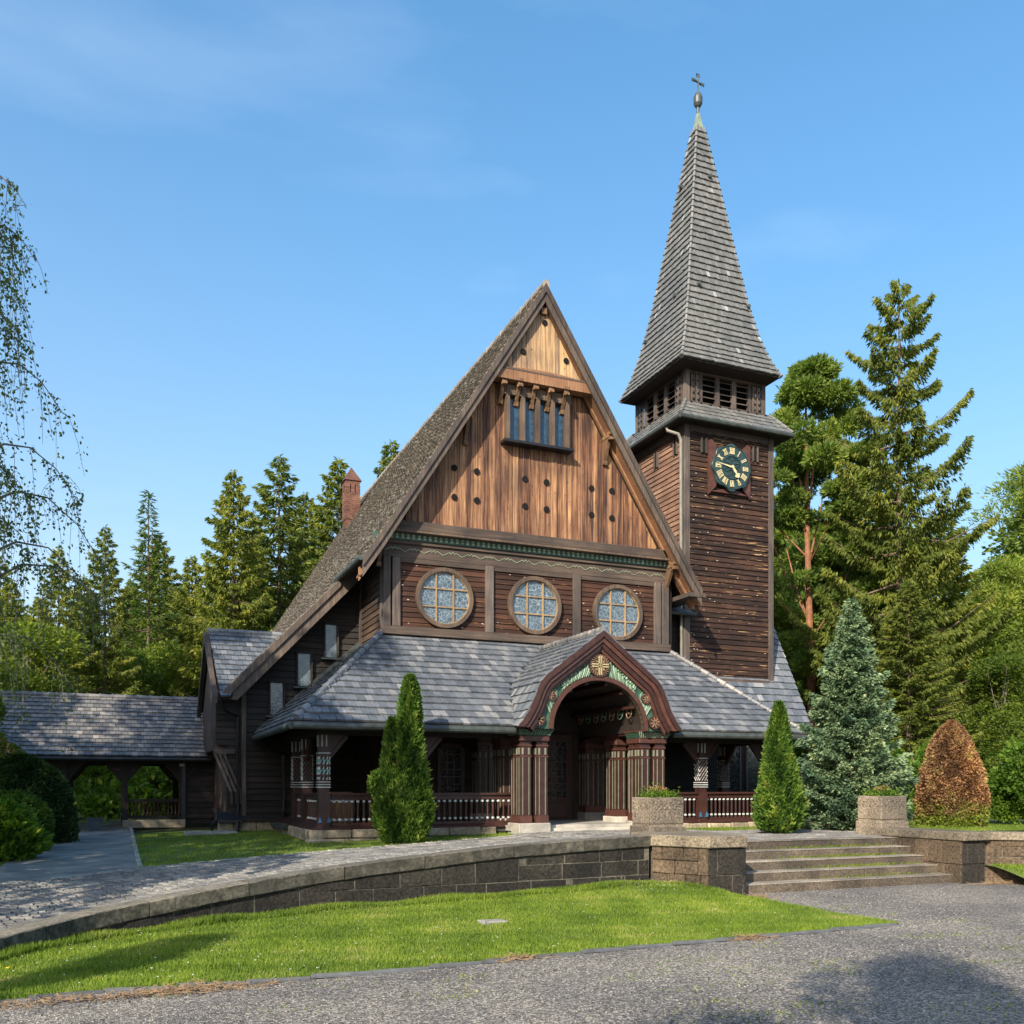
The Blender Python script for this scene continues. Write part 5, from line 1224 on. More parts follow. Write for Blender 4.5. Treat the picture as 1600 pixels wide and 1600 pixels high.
# ---- portal
PY=20.42
for (x0,x1,y,zb,zt,blk) in ((8.88,9.65,20.5,.70,3.10,1),(8.90,9.62,21.75,.78,3.10,1),(8.95,9.6,23.55,.85,3.1,1),(12.2,12.98,20.5,.70,3.10,1),(12.22,12.96,21.75,.78,3.10,1),(12.25,12.9,23.55,.85,3.1,1)):
    m2=MB(); m2.chbox(x0-.04,x1+.04,y-.06,y+.66,zb-.1,zb+.30,.02,.006); m2.build('base_block',M['granite'],ch)
    dd=.26
    for yy in (y+.02,y+.34):
        for a,b in ((x0+.02,x0+.31),(x1-.31,x1-.02)):
            m2=MB(); m2.box(a,b,yy,yy+.24,zb+.30,zt-.12); cl=m2.build('column',M['red'],ch)
            m2=MB(); m2.box(a-.02,b+.02,yy-.02,yy+.26,zb+.30,zb+.48); m2.build('column_foot',M['redl'],cl)
            m2=MB(); mg=MB(); mc=MB()
            for u in (.22,.78):
                xx=a+(b-a)*u; m2.box(xx-.006,xx+.006,yy-.012,yy+.01,zb+.5,zt-.5)
                mg.box(xx+.010,xx+.016,yy-.008,yy+.01,zb+.5,zt-.5)
                xx2=yy+.24*u
                m2.box(a-.012,a+.01,xx2-.006,xx2+.006,zb+.5,zt-.5); mg.box(a-.008,a+.01,xx2+.009,xx2+.015,zb+.5,zt-.5)
                mc.box(xx-.022,xx+.022,yy-.016,yy+.01,zt-.44,zt-.28); mc.box(a-.016,a+.01,xx2-.03,xx2+.03,zt-.44,zt-.28)
            m2.build('cream_fillets',M['fillet'],cl); mg.build('green_fillets',M['teal'],cl); mc.build('capital_tassels',M['fillet'],cl)
            m2=MB(); m2.box(a-.018,b+.018,yy-.018,yy+.258,zt-.24,zt-.2); m2.box(a-.018,b+.018,yy-.018,yy+.258,zt-.5,zt-.47); m2.build('neck_rings',M['redl'],cl)
    m2=MB(); m2.chbox(x0-.02,x1+.02,y-.04,y+.64,zt-.12,zt+.02,.02,.002); m2.build('abacus',M['redl'],ch)
    if y<21:
        m2=MB(); m2.add([(x0-.02,y-.04,zt+.02),(x1+.02,y-.04,zt+.02),(x1+.02,y+.6,zt+.02),(x0-.02,y+.6,zt+.02),(x0-.09,y-.11,zt+.17),(x1+.09,y-.11,zt+.17),(x1+.09,y+.6,zt+.17),(x0-.09,y+.6,zt+.17)],[(0,1,5,4),(1,2,6,5),(2,3,7,6),(3,0,4,7),(4,5,6,7)]); cp=m2.build('capital',M['teald'],ch)
        m2=MB()
        for k in range(17):
            u=k/16; xx=x0+(x1-x0)*u; xo=x0-.07+(x1-x0+.14)*u; m2.beam((xx,y-.05,zt+.03),(xo,y-.12,zt+.16),.022,.02)
            if x0<10 : yy=y+.6*u; m2.beam((x0-.03,yy,zt+.03),(x0-.10,yy,zt+.16),.022,.02)
        m2.build('capital_leaves',M['mint'] if x0>10 else M['teal'],cp)
        m2=MB(); m2.box(x0-.1,x1+.1,y-.12,y+.6,zt+.17,zt+.20); m2.build('capital_top',M['redl'],cp)
    else:
        m2=MB(); m2.box(x0,x1,y,y+.6,zt+.02,zt+.25); m2.build('impost',M['red'],ch)
for x0,x1 in ((8.9,9.6),(12.25,12.95)):
    m2=MB(); m2.box(x0,x1,20.7,24.0,3.22,3.45); m2.build('side_beam',M['red'],ch)
PC=10.92
def portal_side(s):
    return poly((PC+s*2.26,0,3.30),(PC+s*2.10,0,3.50),(PC+s*1.92,0,3.80),(PC+s*1.80,0,4.10),(PC+s*1.69,0,4.36),(PC+s*1.54,0,4.54),(PC,0,5.70))
def at_y(f,y): return lambda v:Vector((f(v).x,y,f(v).z))
for s_,nm in ((-1,'portal_roof'),(1,'portal_roof_right')):
    f=portal_side(s_); back=lambda v,f=f:Vector((f(v).x,min(24.0,20.35+1.0*(f(v).z-3.1)/.72+.35),f(v).z))
    rf=sheetroof(nm,at_y(f,20.08),back,14,.07,M['dark']); shingles(rf,at_y(f,20.05),back,14,.17,SQ,lip=.055,thick=.042)
    for (o1,o2,y0,y1,mm,nn) in ((0,.12,20.02,20.12,'red','bargeboard'),(.10,.22,20.07,20.16,'redl','bargeboard'),(.20,.33,20.12,20.22,'red','bargeboard'),(.31,.40,20.18,20.26,'redl','bargeboard')):
        m2=MB(); P=[f(v) for v in np.linspace(0,1,22)]
        def offs(P,o):
            out=[]
            for i,p in enumerate(P):
                a=P[max(0,i-1)];b=P[min(len(P)-1,i+1)]; d=(b-a).normalized(); n=Vector((d.z,0,-d.x))*s_*-1
                n=n if n.z<0 or abs(n.z)<.2 and n.x*s_<0 else -n
                if i==len(P)-1: n=Vector((0,0,-1.18))
                if i==0: n=Vector((-s_*1.0,0,-.05))
                out.append(p+n*o)
            return out
        A=offs(P,o1);B=offs(P,o2); vs=[];fs=[]
        for a,b in zip(A,B):
            xa=a.x if (a.x-PC)*s_>0 else PC; xb=b.x if (b.x-PC)*s_>0 else PC
            vs+=[(xa,y0,a.z),(xb,y0,b.z),(xb,y1,b.z),(xa,y1,a.z)]
        for i in range(len(A)-1):
            for j in range(4): fs.append((4*i+j,4*i+(j+1)%4,4*i+4+(j+1)%4,4*i+4+j))
        fs.append((0,1,2,3)); m2.add(vs,fs,random.random()); m2.build(nn,M[mm],ch)
ridgetiles(ch,(PC,20.1,5.74),(PC,23.85,5.76),M['slatew'],.06,.22,name='portal_ridge_tile')
# front arch panel
ar=1.27; acz=3.28
def gprofile(n):
    out=[]
    for s_ in (-1,1):
        f=portal_side(s_); L=[f(v) for v in np.linspace(.03,1,n)]; out.append([(PC+(p.x-PC)*.90,p.z-.16) for p in L])
    return out
gl,gr=gprofile(16)
# panel as ring of quads between arch curve and gable profile
m2=MB(); ap=[(PC-ar,3.27)]+[(PC-ar*math.cos(t),acz+1.22*math.sin(t)) for t in np.linspace(.02,math.pi/2,15)]
vs=[];fs=[]
for side in (-1,1):
    base=len(vs)
    for i in range(16):
        a=ap[i]; g_=gl[i]; ax=PC+(a[0]-PC)*(1 if side<0 else -1); gx=PC+(g_[0]-PC)*(1 if side<0 else -1)
        for y in (20.28,20.36): vs+=[(ax,y,a[1]),(gx,y,max(g_[1],a[1]+.03))]
    for i in range(15):
        k=base+4*i
        fs+=[(k,k+1,k+5,k+4),(k+2,k+3,k+7,k+6),(k,k+2,k+6,k+4)]
m2.add(vs,fs,.5); pn=m2.build('arch_panel',M['teald'],ch)
# arch trims
m2=MB(); vs=[];fs=[]; n=32
for i in range(n+1):
    t=math.pi*i/n
    for rr_,yy in ((1.0,20.22),(1.085,20.22),(1.085,20.4),(1.0,20.4)):
        vs.append((PC-ar*rr_*math.cos(t),yy,acz+1.22*rr_*math.sin(t)))
for i in range(n):
    for j in range(4): fs.append((4*i+j,4*i+(j+1)%4,4*i+4+(j+1)%4,4*i+4+j))
m2.add(vs,fs,.4); m2.build('arch_rib',M['redl'],ch)
# green feather relief
for side in (-1,1):
    for k in range(26):
        t=.30+(k/25)*(math.pi/2-.30-.22)
        if .62<t<.76: continue
        i0=Vector((PC+side*ar*1.10*math.cos(t),20.27,acz+1.22*1.10*math.sin(t)))
        # outward end bounded by gable profile
        d=Vector((side*math.cos(t+.55),0,math.sin(t+.55))); L=.02
        f=portal_side(side)
        for q in np.linspace(.1,.75,14):
            p=i0+d*q; 
            # profile height at this x
            best=min((abs(f(v).x-p.x),f(v).z) for v in np.linspace(0,1,60))
            if p.z<best[1]-.46 and abs(p.x-PC)<2.0: L=q
        if L<.05: continue
        m2=MB(); nx=5; pts=[]
        for j in range(nx+1):
            u=j/nx; c_=i0+d*L*u+Vector((-side*.03*math.sin(u*3),0,.03*math.sin(u*3))); pts.append((c_,[.018,.034,.042,.042,.034,.012][j]))
        m2.tube([p[0] for p in pts],[p[1] for p in pts],6); m2.build('green_feather',M['teal'] if k%2 else M['tealm'] if 'tealm' in M else M.setdefault('tealm',plain('light_green_paint',(.21,.29,.20),.5,.25)),pn)
# rosettes
def rosette(x,z,r,cross=False):
    m2=MB(); m2.disc((x,z),r,20.20,20.27,28); ro=m2.build('rosette',M['red'],pn)
    m2=MB(); n=24 if cross else 8
    for k in range(n):
        a=2*math.pi*k/n; r0,r1=(r*.62,r*.93) if cross else (r*.2,r*.8)
        m2.beam((x+r0*math.cos(a),20.19,z+r0*math.sin(a)),(x+r1*math.cos(a+.25),20.19,z+r1*math.sin(a+.25)),r*.055 if cross else r*.16,.03,up=(0,1,0))
    m2.build('petals',M['redc'],ro)
    if cross:
        for (a,b) in (((x-r*.8,20.175,z),(x+r*.8,20.175,z)),((x,20.175,z-r*.8),(x,20.175,z+r*.8))):
            m2=MB()
            o=Vector((0,0,.03)) if a[2]==b[2] else Vector((.03,0,0))
            m2.beam(Vector(a)+o,Vector(b)+o,.035,.025,up=(0,1,0)); m2.beam(Vector(a)-o,Vector(b)-o,.035,.025,up=(0,1,0)); m2.build('cross_bar',M['cream'],ro)
        m2=MB()
        for sx in (-1,1):
            for sz in (-1,1): m2.disc((x+sx*r*.33,z+sz*r*.33),r*.11,20.17,20.2,12)
        m2.build('inner_buds',M['redc'],ro)
    else:
        m2=MB(); m2.ring((x,z),r*.86,r*1.0,20.185,20.21,28); m2.disc((x,z),r*.2,20.18,20.2,12); m2.build('rim',M['redl'],ro)
M['redc']=plain('rosette_cream',(.20,.125,.075),.5,.3)
M['redc']=plain('rosette_cream',(.20,.125,.075),.5,.3)
rosette(PC-.02,4.86,.29,True); rosette(PC-1.36,4.08,.125); rosette(PC+1.30,4.08,.125); rosette(PC-1.68,3.5,.165); rosette(PC+1.55,3.5,.165)
# vault
m2=MB(); vs=[];fs=[]; n=20
for i in range(n+1):
    t=math.pi*i/n
    for y in (20.4,23.9): vs.append((PC-(ar+.02)*math.cos(t),y,acz+1.24*math.sin(t)))
for i in range(n): fs.append((2*i,2*i+1,2*i+3,2*i+2))
m2.add(vs,fs,.5); vt=m2.build('porch_vault',M['dark'],ch)
for ti in (.55,.95,1.35,1.8,2.2,2.6):
    m2=MB(); m2.beam((PC-(ar-.05)*math.cos(ti),20.42,acz+1.18*math.sin(ti)),(PC-(ar-.05)*math.cos(ti),23.9,acz+1.18*math.sin(ti)),.09,.07); m2.build('vault_rib',M['red'],vt)
for k in range(7):
    y=20.75+k*.45; t=2.72; m2=MB(); c_=Vector((PC-(ar-.04)*math.cos(t),y,acz+1.18*math.sin(t)))
    for j in range(16):
        a=2*math.pi*j/16; b=2*math.pi*(j+1)/16
        e1=Vector((0,1,0)); e2=Vector((math.sin(t)*.3,0,1)).normalized()
        m2.beam(c_+e1*.13*math.cos(a)+e2*.13*math.sin(a),c_+e1*.13*math.cos(b)+e2*.13*math.sin(b),.025,.02)
    m2.disc((c_.x,c_.z),.03,c_.y-.03,c_.y+.03,8); m2.build('vault_medallion',M['teal'] if k%2 else M['redc'],vt)
m2=MB(); m2.box(PC-ar,PC+ar,23.86,23.92,3.45,4.5); m2.build('tympanum',M['dark'],ch)
m2=MB(); m2.ring((PC-.5,3.85),.12,.16,23.83,23.86,20); m2.build('tympanum_ring',M['teal'],ch)
m2=MB(); m2.box(8.8,13.1,20.9,24,.80,.93); m2.build('portal_floor',M['granite'],ch)
m2=MB(); m2.box(8.85,13.05,20.60,20.92,.70,.86); m2.build('threshold_step',M['granite'],ch)

# ============================================================ covered walkway
wk=wthing('covered_walkway','open timber walkway with long slate roof left of the church','walkway',(-1,31,.72))
wa=lerp((-9,29.95,2.78),(-9,32.3,4.72)); wb=lerp((2.75,29.95,2.78),(2.75,32.3,4.72))
wr=sheetroof('walkway_roof',wa,wb,1,.06,M['dark'],wk); shingles(wr,wa,wb,15,.18,M['slatew'],lip=.055,thick=.045,indiv=295,indkey=lambda p:1 if p.x>-3.6 else .01)
sheetroof('rear_roof_slope',lerp((-9,34.6,2.78),(-9,32.3,4.72)),lerp((2.75,34.6,2.78),(2.75,32.3,4.72)),1,.06,M['dark'],wk)
ridgetiles(wr,(-9,32.3,4.74),(2.75,32.3,4.74),M['slatew'],.075,.36)
m2=MB(); m2.tube([(-9,29.9,2.70),(2.8,29.9,2.70)],.065,8); m2.build('gutter',M['black'],wk)
for y in (30.4,34.2):
    m2=MB(); m2.beam((-9,y,2.66),(2.75,y,2.66),.16,.16); m2.build('eave_beam',M['dark'],wk)
    for x in (-6.4,-4.78,-3.13,-1.48,.17,1.82):
        if y>31 and x in(.17,): pass
        m2=MB(); m2.box(x-.09,x+.09,y-.09,y+.09,.7,2.66); m2.build('post',M['dark'],wk)
        for s_ in (-1,1):
            m2=MB(); m2.beam((x+s_*.08,y,2.1),(x+s_*.5,y,2.6),.09,.11); m2.prism([(x+s_*.08,2.2),(x+s_*.42,2.6),(x+s_*.08,2.6)],'y',y-.03,y+.03); m2.build('brace',M['dark'],wk)
m2=MB(); m2.box(.17,1.82,30.34,30.46,1.42,1.50); m2.box(.17,1.82,30.36,30.44,.92,1.0); wrl=m2.build('railing',M['dark'],wk)
for k in range(15):
    x=.32+k*.1; m2=MB(); m2.tube([(x,30.4,z) for z in (1.0,1.06,1.1,1.3,1.36,1.42)],[.026,.034,.024,.024,.034,.02],6); m2.build('baluster',M['red'],wrl)
m2=MB(); m2.chbox(.1,1.9,30.28,30.5,.62,.86,.02,.01); m2.build('stone_base',M['plinth'],wk)
m2=MB(); m2.box(1.82,2.75,30.42,30.5,.75,2.66); ww=m2.build('end_wall',M['dark'],wk)
z=.9
while z<2.6: 
    m2=MB(); m2.prism([(30.42,z),(30.38,z),(30.40,z+.16),(30.42,z+.16)],'x',1.9,2.75); m2.build('siding_board',M['wing'],ww); z+=.165
m2=MB(); m2.box(1.80,1.90,30.3,30.36,.8,2.7); m2.build('downpipe',M['black'],wk)
m2=MB(); m2.box(1.72,1.86,30.2,30.28,2.50,2.58); m2.build('small_sign',M['mint'],wk)
# red timber porch gable at the far left
ga=wthing('red_timber_gable','small reddish timber gable with slate verge at the left picture edge','gable',(-3.6,27.0,.7))
ga0=lerp((-2.35,26.4,2.75),(-4.0,26.4,4.5)); ga1=lerp((-2.35,29.9,2.75),(-4.0,29.9,4.5))
gr_=sheetroof('gable_roof',ga0,ga1,1,.07,M['dark'],ga); shingles(gr_,ga0,ga1,13,.18,SQ)
sheetroof('gable_roof_left',lerp((-5.65,26.4,2.75),(-4.0,26.4,4.5)),lerp((-5.65,29.9,2.75),(-4.0,29.9,4.5)),1,.07,M['dark'],ga)
m2=MB(); m2.prism([(-5.4,2.6),(-2.6,2.6),(-4.0,4.2)],'y',26.6,26.7); gwl=m2.build('gable_boards',M['redl'],ga)
for k in range(14):
    x=-5.3+k*.19; m2=MB(); m2.prism([(x,2.45),(x+.17,2.45),(x+.17,min(4.1,4.2-abs(x+.17+4)*1.1)),(x,min(4.1,4.2-abs(x+4)*1.1))],'y',26.54,26.6); m2.build('board',M['soffit'],gwl)
m2=MB(); m2.beam((-2.38,26.42,2.68),(-4.0,26.42,4.4),.06,.2,up=(0,0,1)); m2.build('bargeboard',M['soffit'],ga)
for x in (-5.3,-2.7): m2=MB(); m2.box(x-.08,x+.08,26.6,26.76,.6,2.7); m2.build('post',M['redl'],ga)
# pot in the walkway
pt=thing('square_pot','blue-grey square pot standing on the path under the walkway','pot',(-.62,29.6,zup(-.62,29.6)))
m2=MB(); m2.add([(-.17,-.17,0),(.17,-.17,0),(.17,.17,0),(-.17,.17,0),(-.21,-.21,.38),(.21,-.21,.38),(.21,.21,.38),(-.21,.21,.38)],[(3,2,1,0),(4,5,6,7),(0,1,5,4),(1,2,6,5),(2,3,7,6),(3,0,4,7)]); m2.build('pot_body',plain('zinc_blue',(.06,.085,.11),.5,.2),pt)
m2=MB(); m2.box(-.225,.225,-.225,.225,.36,.40); m2.build('pot_rim',bpy.data.materials['zinc_blue'],pt)
# lantern-like lights and small hung things

# ============================================================ trees and shrubs
def tubesmesh(m2,pts,rads,n=6): m2.tube(pts,rads,n)
def conifer(H,Rm,nb,z0=.12,droop=.25,up=.15,leafL=.35,leafW=.09,dens=9,hang=.5,trunk=.16,shape=1.0,gap=0,twist=0,top=.9):
    """returns (trunk mesh, needles mesh); branches carry many small sprays"""
    m2=MB(); m2.tube([(0,0,-.3),(0,0,H*.4),(0,0,H*.97)],[trunk,trunk*.65,.02],7)
    P=[];D=[];RN=[]
    for k in range(nb):
        t=(k+random.random())/nb; t=z0+(1-z0)*t**.92; z=H*t
        prof=(1-t)**shape*1.02+.03
        if t<z0+.12: prof*=.75+.25*(t-z0)/.12
        L=Rm*prof*random.uniform(.62,1.15)*(1.0 if random.random()>gap else .4)
        a=k*2.399+random.uniform(-.4,.4); ca,sa=math.cos(a),math.sin(a)
        dr=droop*random.uniform(.7,1.3)*(1-.5*t); u_=up*random.uniform(.6,1.4)
        def pt(u): return np.array([ca*L*u,sa*L*u,z-dr*L*math.sin(u*2.2)+u_*L*u*u])
        if L>.5 and k%2==0: m2.tube([pt(0),pt(.5),pt(.95)],[.02+.012*L,.012+.006*L,.006],4)
        n=max(3,int(dens*L*(1.2-.2*t)/max(.3,leafL)*.35))
        us=rng.uniform(.12,1,n)**.75
        lat=rng.normal(0,1,n)*.20*L*(1.12-us)
        br=rng.random()
        for u,l in zip(us,lat):
            p=pt(u); p=p+np.array([-sa*l,ca*l,-abs(l)*.25+random.gauss(0,.04)]); 
            for q in range(3):
                hg=hang*random.uniform(.3,1.5)
                sgn=1 if l>0 else -1
                d=np.array([ca*.9-sa*sgn*.7*random.random(),sa*.9+ca*sgn*.7*random.random(),-hg])+rng.normal(0,.35,3)
                P.append(p+rng.normal(0,.05,3)*leafL*2); D.append(d); RN.append(br*.45+random.random()*.45+.1*u)
    n=int(26*top); 
    for k in range(n):
        P.append(np.array([0,0,H*(.93+.07*k/n)])); D.append(rng.normal(0,.5,3)+[0,0,.6]); RN.append(random.random())
    lm=leafmesh(np.array(P),np.array(D),leafL,leafW,np.clip(np.array(RN),0,1),name='needles')
    me=bpy.data.meshes.new('trunk'); me.from_pydata(m2.v,[],m2.f); me.attributes.new('rnd','FLOAT','FACE').data.foreach_set('value',m2.r)
    return me,lm
def clumptree(H,blobs,leafL,leafW,n,trunk=.2,lean=0,limbs=True,updir=.3,seg=None,shell=.75):
    """blobs: list of (x,y,z,rx,rz); leaves fill a shell in each"""
    m2=MB(); zt=min(b[2] for b in blobs)
    top=max(b[2] for b in blobs)
    m2.tube([(0,0,-.3),(lean*.3,0,zt*.6),(lean*.8,0,(zt+top)/2),(lean,0,top)],[trunk,trunk*.8,trunk*.45,.03],8)
    if limbs:
        for b in (blobs if len(blobs)<60 else blobs[::5]):
            zz=max(.3,b[2]*random.uniform(.55,.85)); f=zz/top
            m2.tube([(lean*f,0,zz),((lean*f+b[0])*.5,b[1]*.5,(zz+b[2])*.5-.05*H*.3),(b[0],b[1],b[2])],[trunk*.2,trunk*.12,.015],5)
    vol=np.array([b[3]**2*b[4] for b in blobs]); vol=vol/vol.sum(); P=[];D=[];RN=[]
    for b,v in zip(blobs,vol):
        k=max(20,int(n*v)); d=rng.normal(0,1,(k,3)); d/=np.linalg.norm(d,axis=1,keepdims=True)
        r=rng.random(k)**(1/3)*(1-shell)+shell*rng.uniform(.65,1.05,k)
        p=d*r[:,None]*[b[3],b[3],b[4]]; lump=1+.18*np.sin(p[:,0]*5/b[3]+p[:,2]*4/b[4]); p*=lump[:,None]
        P.append(p+[b[0],b[1],b[2]]); D.append(d+rng.normal(0,.6,(k,3))+[0,0,updir]); br=random.random()*.35; RN.append(np.clip(br+rng.random(k)*.6,0,1))
    lm=leafmesh(np.concatenate(P),np.concatenate(D),leafL,leafW,np.concatenate(RN),name='crown')
    me=bpy.data.meshes.new('trunk'); me.from_pydata(m2.v,[],m2.f); me.attributes.new('rnd','FLOAT','FACE').data.foreach_set('value',m2.r)
    return me,lm
def place(name,meshes,loc,label,cat='tree',group=None,bark='bark',lf='spruce',scale=(1,1,1),rot=None,crown='crown'):
    t=thing(name,label,cat,loc,group)
    a=link('trunk',meshes[0],M[bark],t); b=link(crown,meshes[1],M[lf],t)
    t.scale=scale if isinstance(scale,tuple) else (scale,)*3; t.rotation_euler=(0,0,random.uniform(0,6.28) if rot is None else rot); return t
GZ=.75
def pos(px,d): v=atd(px,d); return (v.x,v.y,zup(v.x,v.y) if v.y<60 else .45)
def hfor(py,d): return zd(py,d)-.6
# --- prototypes
random.seed(11)
SPR_A=conifer(20,4.4,240,.08,.32,.20,.27,.075,34,.85,.22,.72)
SPR_B=conifer(20,4.2,190,.10,.22,.26,.27,.075,30,.7,.2,.78,gap=.15)
SPR_C=conifer(20,3.4,150,.14,.12,.30,.34,.075,17,.3,.17,.95)
def blobs_pine(H,R_,n):
    out=[]
    for k in range(n):
        t=random.uniform(.35,1); a=random.uniform(0,6.28); r=R_*(1-.75*max(0,(t-.55)/.45)**1.3)*random.uniform(.25,.95); out.append((r*math.cos(a),r*math.sin(a),H*t-.5,random.uniform(.7,1.25)*R_*.32,random.uniform(.45,.8)*R_*.24))
    return out
PINE=clumptree(20,blobs_pine(20,4.0,60),.26,.07,34000,.26,.4,updir=.6,shell=.35)
def blobs_broad(H,R_,n,lo=.2):
    out=[]
    for k in range(n):
        t=random.uniform(lo,1); a=random.uniform(0,6.28); r=R_*math.sqrt(max(.05,1-((t-.5)/.55)**2))*random.uniform(.2,.85); out.append((r*math.cos(a),r*math.sin(a),H*t*.93,random.uniform(.7,1.2)*R_*.36,random.uniform(.6,1.)*R_*.3))
    return out
BR_A=clumptree(12,blobs_broad(12,3.6,26,.12),.20,.13,16000,.18,.2,shell=.4)
BR_B=clumptree(12,blobs_broad(12,3.0,22,.25),.20,.12,11000,.14,-.3,shell=.4)
BUSH=clumptree(3,blobs_broad(3,1.8,14,.15),.13,.08,8000,.05,0,shell=.4)
# --- prominent trees at left
used=set()
def spruce(px,d,top,mesh,label,lf='spruce',w=1.0,name='spruce_tree',H=20,bark='bark',group=None,cat='tree',crown='crown'):
    p=pos(px,d); h=zd(top,d)-p[2]; s_=h/H
    return place(name,mesh,p,label,cat,group,bark,lf,(s_*w,s_*w,s_),crown=crown)
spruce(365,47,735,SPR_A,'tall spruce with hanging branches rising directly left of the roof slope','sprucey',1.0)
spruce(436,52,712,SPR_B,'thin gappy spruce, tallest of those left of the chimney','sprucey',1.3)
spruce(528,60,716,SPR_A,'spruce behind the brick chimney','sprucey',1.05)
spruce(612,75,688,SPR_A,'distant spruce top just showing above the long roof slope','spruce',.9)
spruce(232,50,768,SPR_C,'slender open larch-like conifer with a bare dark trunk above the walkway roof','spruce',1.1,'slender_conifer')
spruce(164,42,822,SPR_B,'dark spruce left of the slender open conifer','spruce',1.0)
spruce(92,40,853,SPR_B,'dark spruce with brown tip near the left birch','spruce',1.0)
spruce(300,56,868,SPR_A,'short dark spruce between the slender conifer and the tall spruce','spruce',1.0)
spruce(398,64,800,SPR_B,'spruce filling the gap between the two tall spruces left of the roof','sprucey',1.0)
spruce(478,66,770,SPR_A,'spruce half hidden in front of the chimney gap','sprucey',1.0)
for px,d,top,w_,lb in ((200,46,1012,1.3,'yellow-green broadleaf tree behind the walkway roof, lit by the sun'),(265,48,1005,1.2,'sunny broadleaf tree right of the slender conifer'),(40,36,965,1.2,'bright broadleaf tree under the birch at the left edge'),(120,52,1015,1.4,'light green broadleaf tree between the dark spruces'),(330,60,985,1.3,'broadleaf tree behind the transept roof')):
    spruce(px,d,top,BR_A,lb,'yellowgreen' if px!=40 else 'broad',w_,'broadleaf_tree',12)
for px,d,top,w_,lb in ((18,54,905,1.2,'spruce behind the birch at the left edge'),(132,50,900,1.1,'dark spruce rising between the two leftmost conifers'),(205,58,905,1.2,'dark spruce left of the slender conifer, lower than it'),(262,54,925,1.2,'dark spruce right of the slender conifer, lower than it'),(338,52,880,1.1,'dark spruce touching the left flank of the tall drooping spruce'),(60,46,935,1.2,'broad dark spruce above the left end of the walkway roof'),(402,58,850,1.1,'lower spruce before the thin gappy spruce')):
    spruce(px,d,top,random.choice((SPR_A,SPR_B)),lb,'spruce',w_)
# --- prominent right side
spruce(1405,38,438,conifer(20,4.9,150,.10,.24,.34,.21,.06,70,1.2,.24,.52,gap=.12),'tallest spruce right of the tower with long upswept arms','sprucey',.86)
def blobs_tall(H): 
    out=[]
    for k in range(95):
        t=random.uniform(.22,1); a=random.uniform(0,6.28); r=3.3*(1-.85*max(0,(t-.72)/.28)**1.6)*random.uniform(.3,1.05); out.append((r*math.cos(a),r*math.sin(a),H*t-.5,random.uniform(.5,1.0),random.uniform(.22,.42)))
    return out
random.seed(5)
spruce(1275,42,555,clumptree(20,blobs_tall(20),.23,.065,120000,.27,.5,updir=.5,shell=.35),'big scots pine with orange bark directly right of the tower','pine',.95,'pine_tree',bark='barkr')
spruce(1420,34,905,SPR_A,'dark lower spruce directly behind the blue spruce','spruce',1.35)
spruce(1340,44,700,SPR_A,'dark spruce between the pine and the tallest spruce','spruce',1.15)
spruce(1475,40,800,SPR_B,'sunlit weeping spruce right of the tallest spruce','sprucey',1.25)
spruce(1572,46,860,PINE,'pine with layered crown at the right picture edge','pine',1.1,'pine_tree')
spruce(1630,50,700,PINE,'tall pine cut by the right picture edge','pine',1.1,'pine_tree')
spruce(1560,34,1010,BR_B,'thin yellow-green birch with pale stems near the right edge','yellowgreen',1.3,'broadleaf_tree',12,'barkb')
spruce(1500,46,930,BR_A,'yellow-green tree behind the copper hedge','yellowgreen',1.2,'broadleaf_tree',12)
spruce(1585,27,1190,BUSH,'bright green bush right of the copper hedge','broad',1.0,'bush',3,cat='bush')
spruce(1560,28,1205,BUSH,'low light green bush at the foot of the copper hedge','yellowgreen',.8,'bush',3,cat='bush')
spruce(1425,29,1150,BUSH,'yellow-green bush between blue spruce and copper hedge','broad',.9,'bush',3,cat='bush')
spruce(1390,26,1215,BUSH,'bush low behind the right stone planter','broad',.8,'bush',3,cat='bush')
spruce(1650,26,1150,BUSH,'bush at the right edge of the picture','broad',1.1,'bush',3,cat='bush')
# blue spruce
random.seed(3)
bs=conifer(5.9,1.72,420,.02,.10,.20,.095,.040,80,.10,.08,.86); p=pos(1330,23.6)
place('blue_spruce',bs,(p[0],p[1],.72),'dense silvery blue-green spruce right of the porch','tree',lf='bluespruce',rot=1)
